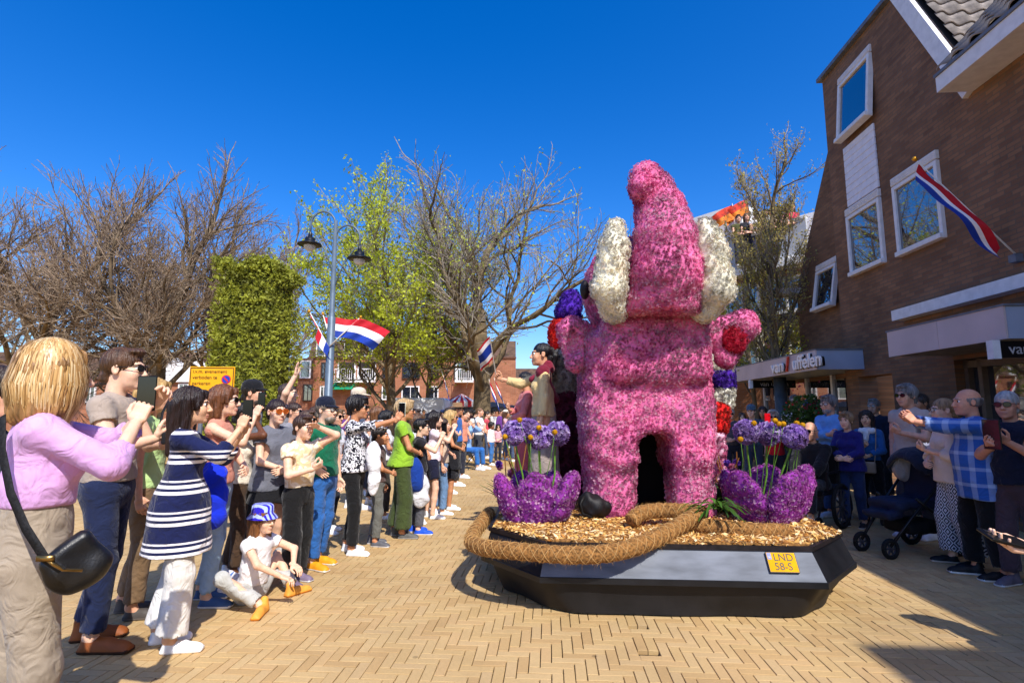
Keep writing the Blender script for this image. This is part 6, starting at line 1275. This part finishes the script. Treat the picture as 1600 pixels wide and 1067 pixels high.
phone_obj(r2,1,'dark tablet held by the grey haired man in navy',size=(.09,.13,.005),name='tablet',cat='tablet',up=Ra@np.array([0,.3,1]) if False else (0,0,1),off=(0,0,.06))
r3=person(1488,621,5.55,285,'blonde woman in cream blouse and black and white diamond trousers',hair=('updo','#a8845a'),skin=SKL,top=('#e8d8c8','three',.86,1.8),bot=('wide',pat('#1c2230','diamond','#d8dce4',1.2)),shoe=('#141414','#e0d0c0'),R_='fold',L_='chest',glasses=('clear','#6a4a3a'),group=GR)
r4=person(1430,600,6.7,250,'grey haired man in beige tee and sunglasses behind the pushchair',sex='m',hair=('grey_curl','#8a8684'),top=('#c8b4a4','short',.9,1.4),bot=('trouser','#3a3a40'),R_='pocket',L_='chest',glasses=DK_,w=1.08,group=GR)
r5=person(1362,640,7.5,222,'woman in denim jacket and white scarf with a small handbag',hair=('bob','#2a1c16'),skin='#e0ae88',top=('#2c64a0','long',.98,1.5),bot=('trouser','#141418'),shoe=('#3a2a20','#222222'),R_='chest',L_='fold',group=GR)
k=SDF(); k.cone((-.07,.07,1.44),(.07,.07,1.44),.045,.045,.04).cone((0,-.05,1.46),(0,.09,1.42),.06,.05,.04).cone((.0,.12,1.42),(.01,.14,1.26),.04,.03,.03); V,F=k.mesh(.015,noise=folds(3,.01,30)); mesh('scarf',V*r5['s'],F,cloth('#f0ecea'),r5['root'],True)
hb_=thing('handbag','small beige handbag hanging from the woman in the denim jacket','bag',tuple(r5['M'](np.array([.02,.24,.88])*r5['s'])),-R(222)); m=MB(); m.box((0,0,0),(.11,.035,.075),bev=.015); m.build('bag_body',mat('handbag_beige','#a8917a',rough=.5,var=.1),hb_); m=MB(); m.tube([(-.1,0,.07),(-.12,-.06,.3),(-.12,-.16,.52)],.006,6); m.build('strap',MATS['handbag_beige'],hb_)
person(1330,643,7.3,232,'short haired woman in purple navy cardigan and jeans',hair=('grey_curl','#9a7c5a'),skin=SKL,top=('#20206a','long',.85,1.7),bot=('jeans','#22345c'),shoe=('#2a2a2c','#dddddd'),R_='fold',L_='fold',w=1.12,group=GR)
person(1305,617,7.9,245,'grey bearded man in light blue shirt with folded arms',sex='m',hair=('grey_curl','#7a7674'),top=('#6aa0dc','long',.88,1.4),bot=('jeans','#33507c'),R_='cross',L_='cross',glasses=('clear','#222222'),beard=('beard','#b0aaa4'),w=1.1,group=GR)
person(1376,622,9.3,235,'grey haired man in dark jacket standing in the doorway',sex='m',hair=('short','#8a8886'),top=('#1c2438','long'),bot=('trouser','#1a1a1e'),glasses=('clear','#333333'),group=GR)
wc=person(1272,668,7.35,232,'bald man with goatee and sunglasses in black jacket, seated in a wheelchair',sex='m',ht=1.75,hair=None,skin='#d8a080',top=('#18181c','long',.9,1.5),bot=('trouser','#22242c'),R_='lap',L_='lap',sit=.56,legs=(((.12,.5,.1),(.1,1,.5)),((-.12,.48,.1),(-.1,1,.5))),glasses=DK_,beard=('goatee','#c8c0b8'),w=1.1,group=GR)
wh=thing('wheelchair','black wheelchair carrying the bald man beside the flower cup','wheelchair',tuple(wc['M']((0,0,0))),-R(232)); WB=mat('wheelchair_black','#141416',rough=.5)
for nm,c_,h_ in(('seat',(0,.05,.47),(.23,.24,.03)),('backrest',(0,-.2,.8),(.22,.025,.25)),('footrest',(0,.5,.07),(.2,.1,.012))): m=MB(); m.box(c_,h_,bev=.01); m.build(nm,WB,wh)
def wheel(par,c,R0,ax=(1,0,0),nsp=8,th=.025,nm='wheel'):
    w_=thing(nm,None,None); w_.parent=par; w_.location=tuple(c); n=20; a=np.arange(n+1)*2*pi/n; m=MB(); m.tube([(0,R0*math.cos(t),R0*math.sin(t)) for t in a],th,7,cap=False); m.build('tyre',mat('tyre_black','#121213',rough=.85,var=.1),w_,True)
    m=MB(); m.tube([(0,R0*.78*math.cos(t),R0*.78*math.sin(t)) for t in a],th*.35,5,cap=False)
    for k in range(nsp): t=2*pi*k/nsp; m.box((0,R0*.4*math.cos(t),R0*.4*math.sin(t)),(th*.3,R0*.38,th*.3),np.array([[1,0,0],[0,math.cos(t),-math.sin(t)],[0,math.sin(t),math.cos(t)]]))
    m.tube([(-th,0,0),(th,0,0)],R0*.16,10); m.build('rim',mat('rim_grey','#5a5a60',rough=.35,metal=.6),w_); return w_
for sx in(-1,1): wheel(wh,(sx*.28,-.1,.29),.265,nsp=12); wheel(wh,(sx*.2,.42,.1),.08,nsp=5,th=.02); m=MB(); m.tube([(sx*.23,-.2,.45),(sx*.23,-.22,1.02),(sx*.23,-.32,1.04)],.014,6); m.tube([(sx*.23,-.2,.47),(sx*.23,.3,.47),(sx*.2,.46,.12)],.014,6); m.tube([(sx*.25,-.18,.72),(sx*.25,.2,.72),(sx*.25,.22,.5)],.018,6); m.build('frame',WB,wh)
rb=[(1250,617,9.7,225,('crop','#6a5a50'),'#dcd4cc',DK_,None,'m','bald man in sunglasses and pale tee before the shop window'),(1290,624,9.4,235,('updo','#2a1a16'),'#1c1a20',None,None,'f','dark haired woman in black beside the planter'),(1272,624,10.2,230,('short','#3a3030'),'#2a3a5a',None,('cap','#223a78'),'m','man in blue cap behind the planter'),
(1214,640,8.9,205,('grey_curl','#a8a09a'),'#d01828',DK_,None,'f','grey haired woman in red holding up a red tablet'),(1180,632,10.4,215,('short','#3a3a3c'),'#3a5468',None,('cap','#4a6474'),'m','man in grey blue cap below the hanging sign'),(1198,634,11.5,210,('long','#2a1a14'),'#5a4a4a',None,None,'f','long haired woman in the shade behind the red tablet'),(1147,638,11.0,200,('crop','#b0aaa4'),'#4a4a50',DK_,None,'m','grey haired man at the edge of the banded column'),(1165,644,13.5,200,('bob','#5a4030'),'#7a2a30',None,None,'f','bobbed woman deep in the shade below the teal tent'),(1450,614,7.4,255,('short','#4a3a30'),'#3a62b8',None,None,'m','man in blue striped shirt behind the beige tee')]
for n_,(u,v,Y,fa,hr,tc,gls,ht_,sx,lb) in enumerate(rb):
    q=person(u,v,Y,fa,lb,sex=sx,hair=hr,skin=[SK,SKL,SKT][n_%3],top=(tc,'long' if n_ in(1,3) else 'short'),bot=('trouser',['#2a2c38','#3a4458','#2a2622'][n_%3]),R_='phone' if n_==3 else['down','fold','cross'][n_%3],L_='phone' if n_==3 else ['fold','down','cross'][n_%3],glasses=gls,hat=ht_,lod=1 if Y<9.5 else 2,group=GR)
    if n_==3: phone_obj(q,1,'red tablet held up by the grey haired woman in red',col='#d81020',size=(.1,.13,.006),name='tablet',cat='tablet',off=(-.06,0,.02))
# planter bush
pb=P(1262,641,8.6); bush=thing('shrub','leafy green shrub with small red flowers in front of the shop','shrub',(pb[0],pb[1],0)); rng=np.random.default_rng(6); n=2600; c_=rng.normal(size=(n,3)); c_/=np.linalg.norm(c_,axis=1)[:,None]; c_*=np.cbrt(rng.random((n,1)))*np.array([.42,.4,.55]); c_[:,2]+=1.25; V,F=leaves_at(rng,c_,n,.035,.02); mesh('foliage',V,F,leafmat('shrub_leaf','#4a6a28',.3),bush); V,F=leaves_at(rng,c_+[0,0,.2],160,.025,.03); mesh('blossom',V,F,leafmat('shrub_blossom','#c02838',.3),bush); m=MB(); m.tube([(0,0,0),(0,0,.1),(0,0,.55),(0,0,.6)],[.2,.22,.28,.3],14); m.build('pot',mat('pot_grey','#5a5652',rough=.7),bush,True); m=MB(); m.tube([(0,0,.5),(.02,0,1.2)],.025,6); m.build('stem',BARK,bush)
# pushchair
pc0=G(1425,862); pu=thing('pushchair','dark blue pushchair with grey hood and blanket in front of the right spectators','pushchair',(pc0[0],pc0[1],0),R(90)+.25); PB=mat('pushchair_fabric','#16203a',rough=.8,var=.15,bump=.2,bscale=200); PF=mat('pushchair_frame','#121214',rough=.4)
for sx in(-1,1):
    wheel(pu,(sx*.26,-.32,.15),.125,nsp=6,th=.03); wheel(pu,(sx*.17,.48,.1),.085,nsp=6,th=.024)
    m=MB(); m.tube([(sx*.24,-.32,.15),(sx*.24,-.05,.45),(sx*.23,.15,.6)],.016,6); m.tube([(sx*.17,.48,.12),(sx*.2,.2,.4),(sx*.24,-.3,.85),(sx*.23,-.5,1.02)],.016,6); m.build('frame',PF,pu,True)
m=MB(); m.tube([(-.23,-.5,1.02),(0,-.53,1.03),(.23,-.5,1.02)],.02,8); m.build('handle',PF,pu,True)
k=SDF(); k.box((0,.05,.52),(.2,.3,.05),.04,.04).box((0,-.22,.72),(.2,.05,.24),.04,.05).box((0,.36,.42),(.17,.1,.04),.03,.04); V,F=k.mesh(.02,noise=folds(4,.008,18)); mesh('seat',V,F,PB,pu,True)
k=SDF(); k.ell((0,-.16,.86),(.25,.3,.26),.03).ell((0,-.1,.8),(.21,.28,.22),.02,'s').box((0,-.1,.6),(.5,.5,.2),.01,.02,'s').box((0,.3,.8),(.5,.25,.4),.02,.02,'s'); V,F=k.mesh(.02,noise=folds(7,.006,20)); mesh('hood',V,F,cloth('#20283c'),pu,True)
k=SDF(); k.ell((.02,-.3,.98),(.24,.14,.09),.05).ell((.16,-.2,.84),(.08,.16,.16),.05); V,F=k.mesh(.018,noise=folds(9,.012,24)); o=mesh('grey_blanket',V@rotz(R(90)+.25).T,F,cloth('#a8a4a4'),None,True); o.location=(pc0[0],pc0[1],.04); tag(o,'grey blanket draped over the handle of the pushchair','blanket')
k=SDF(); k.box((0,-.02,.28),(.17,.22,.07),.05,.04); V,F=k.mesh(.025,noise=folds(9,.01,18)); mesh('basket',V,F,mat('basket_black','#101012',rough=.8),pu,True)
# hand with phone at the right edge: a person mostly outside the picture
hh=person(1845,560,1.75,285,'person at the right edge holding a phone, only the hand in view',skin=SKL,ht=1.65,hair=('bob','#6a4a30'),top=('#3a3a44','short'),R_=tgt(.02,.44,1.12,(.6,-.3,-1),(-.2,1,.1),(-.3,.1,.9),'relax'),L_='down',lod=0,group=GR)
phone_obj(hh,1,'black phone in the hand at the right edge',up=hh['Mr']@np.array([-.25,1,.25]),off=(0,0,.0),size=(.038,.08,.005)) if True else None
for u_,Y_,lb_,tc_ in((1930,2.75,'unseen spectator in grey added outside the right edge of the picture','#7a7a80'),(1900,3.3,'unseen spectator in navy added outside the right edge of the picture','#1c2440'),(2350,2.0,'unseen spectator in white added beyond the right edge, nearest the camera','#e8e8e8')): person(u_,600,Y_,275,lb_,sex='m',ht=1.76,hair=('short','#4a3a30'),top=(tc_,'short'),R_='fold',L_='fold',lod=2,group=GR)  # unseen bystanders added off frame to throw their shadows onto the paving
# people on the float
gw=person(850,535,6.05,274,'woman in gold satin jacket and maroon sash waving a flag from the float',hair=('pony','#120c0e'),skin='#d8a07c',top=('#dcc088','long',.93,1.3),bot=('skirt','#9a8c84',.12),z0=.53,L_='down',R_=tgt(.2,.5,1.36,(.4,-.3,-1),(-.05,.7,.6),(-1,.1,0),'fist'),look=-12,group='parade people on the float')
k=SDF(); k.cone((-.13,.0,1.42),(.13,.0,1.42),.075,.075,.05).cone((-.12,.0,1.4),(.1,-.13,1.12),.06,.05,.04).cone((.12,0,1.42),(0,.13,1.34),.05,.04,.04).cone((0,-.06,1.46),(0,-.05,1.5),.07,.06,.03); V,F=k.mesh(.016,noise=folds(3,.008,26)); mesh('sash',V*gw['s'],F,cloth('#7a1e34'),gw['root'],True)
hpos,_=gw['hands'][1]; hw_p=gw['M'](hpos)
th=thing('hand_flag','small red, white and blue striped flag waved by the woman in gold','flag',tuple(hw_p)); tip_=P(765,525,5.95)-hw_p; m=MB(); m.tube([-tip_*.15,tip_],.006,6); m.build('stick',POLEW,th)
V=[];nf,nh=12,10; dd=nrm(tip_); fl_=np.array([-.14,-.02,-.16])
for j in range(nh+1):
    for i in range(nf+1): aa=i/nf; V.append(tip_-dd*.3*j/nh+fl_*aa+np.array([0,.03,.02])*math.sin(aa*6+j*.3)*aa)
F=[(j*(nf+1)+i,j*(nf+1)+i+1,(j+1)*(nf+1)+i+1,(j+1)*(nf+1)+i) for j in range(nh) for i in range(nf)]; mesh('cloth',V,F,[FR,FW,FB],th,True,[[0,1,1,2,2,2,2,1,1,0][j] for j in range(nh) for i in range(nf)])
person(822,580,6.7,255,'person in pink costume behind the woman in gold on the float',hair=('pony','#140e10'),skin='#d8a07c',top=('#d87a78','long',.9,1.4),bot=('skirt','#c05a60',.15),z0=.53,R_='chest',L_='fold',lod=1,group='parade people on the float')
# flags in the far tree, orange flags on the terrace, people on the terrace
for n_,(u0,v0,u1,v1,Y,lb) in enumerate(((700,610,690,580,19.,'faded flag hanging on the far tree trunk'),(778,612,772,590,18.,'red, white and blue flag low beside the mossy tree'),(768,612,764,592,17.5,'second red, white and blue flag beside the mossy tree'))):
    flag('dutch_flag',lb,tuple(P(u0,v0,Y)),tuple(P(u1,v1,Y)),.5,(.25 if n_ else .12,0,-.45),.1,NL,wave=.05,seed=n_,group='small flags at the far trees',fin=False)
OR1,OR2=mat('flag_orange','#e07a18',rough=.7,var=.3,scale=6),mat('flag_orange_red','#c83418',rough=.7,var=.4,scale=6)
for n_,(u0,v0,u1,v1,lb) in enumerate(((1175,372,1168,308,'orange and red flag flying above the white terrace, right one'),(1150,365,1144,318,'orange and red flag flying above the white terrace, left one'))):
    f_=flag('terrace_flag',lb,tuple(P(u0,v0,17)),tuple(P(u1,v1,17)),.5,(-.75,.0,-.25),.2,[0,1],wave=.07,seed=n_+8,group='orange flags on the terrace',fin=False); c_=[o for o in f_.children if o.name.startswith('cloth')][0]; c_.data.materials[0]=OR2; c_.data.materials[1]=OR1
for n_,u in enumerate((1176,1190,1206,1221,1232,1243,1258,1266)):
    Yt=16.4-(u-1176)/90*1.0; person(u,[338,342,340,336,334,338,334,336][n_],Yt,190,'terrace spectator %s, behind the parapet'%(['in olive, leftmost','in dark top, second from left','in white, third from left','with brown hair, fourth from left','in pale top, fourth from right','in beige, third from right','in pink, second from right','in red, rightmost'][n_]),sex='mf'[n_%2],hair=[('short','#4a3626'),('bob','#7a5a3a'),('short','#8a8480'),('long','#3a261a')][n_%4],top=(['#5a5a34','#2a2a30','#e8e8e8','#8a6a4a','#d8d4cc','#c8b090','#e08aa8','#c83a50'][n_],'short'),R_='fold',L_='fold',ht=1.7,z0=5.96,lod=2,group='people on the terrace')
person(1214,530,14.9,205,'man with folded arms standing in the open upstairs window',sex='m',hair=('short','#3a2a20'),top=('#5a6a7a','short'),R_='cross',L_='cross',ht=1.7,z0=P(1214,530,14.9)[2]-1.7,lod=2)
# drink can on the paving
cn=G(690,798); m=MB(); m.tube([(0,0,0),(0,0,.008),(0,0,.15),(0,0,.16),(0,0,.168)],[.026,.033,.033,.028,.026],14); o=m.build('drink_can',mat('can_blue','#1848b8',rough=.3,metal=.6,var=.1),None,True,loc=tuple(cn)); tag(o,'blue drink can standing alone on the paving','can')
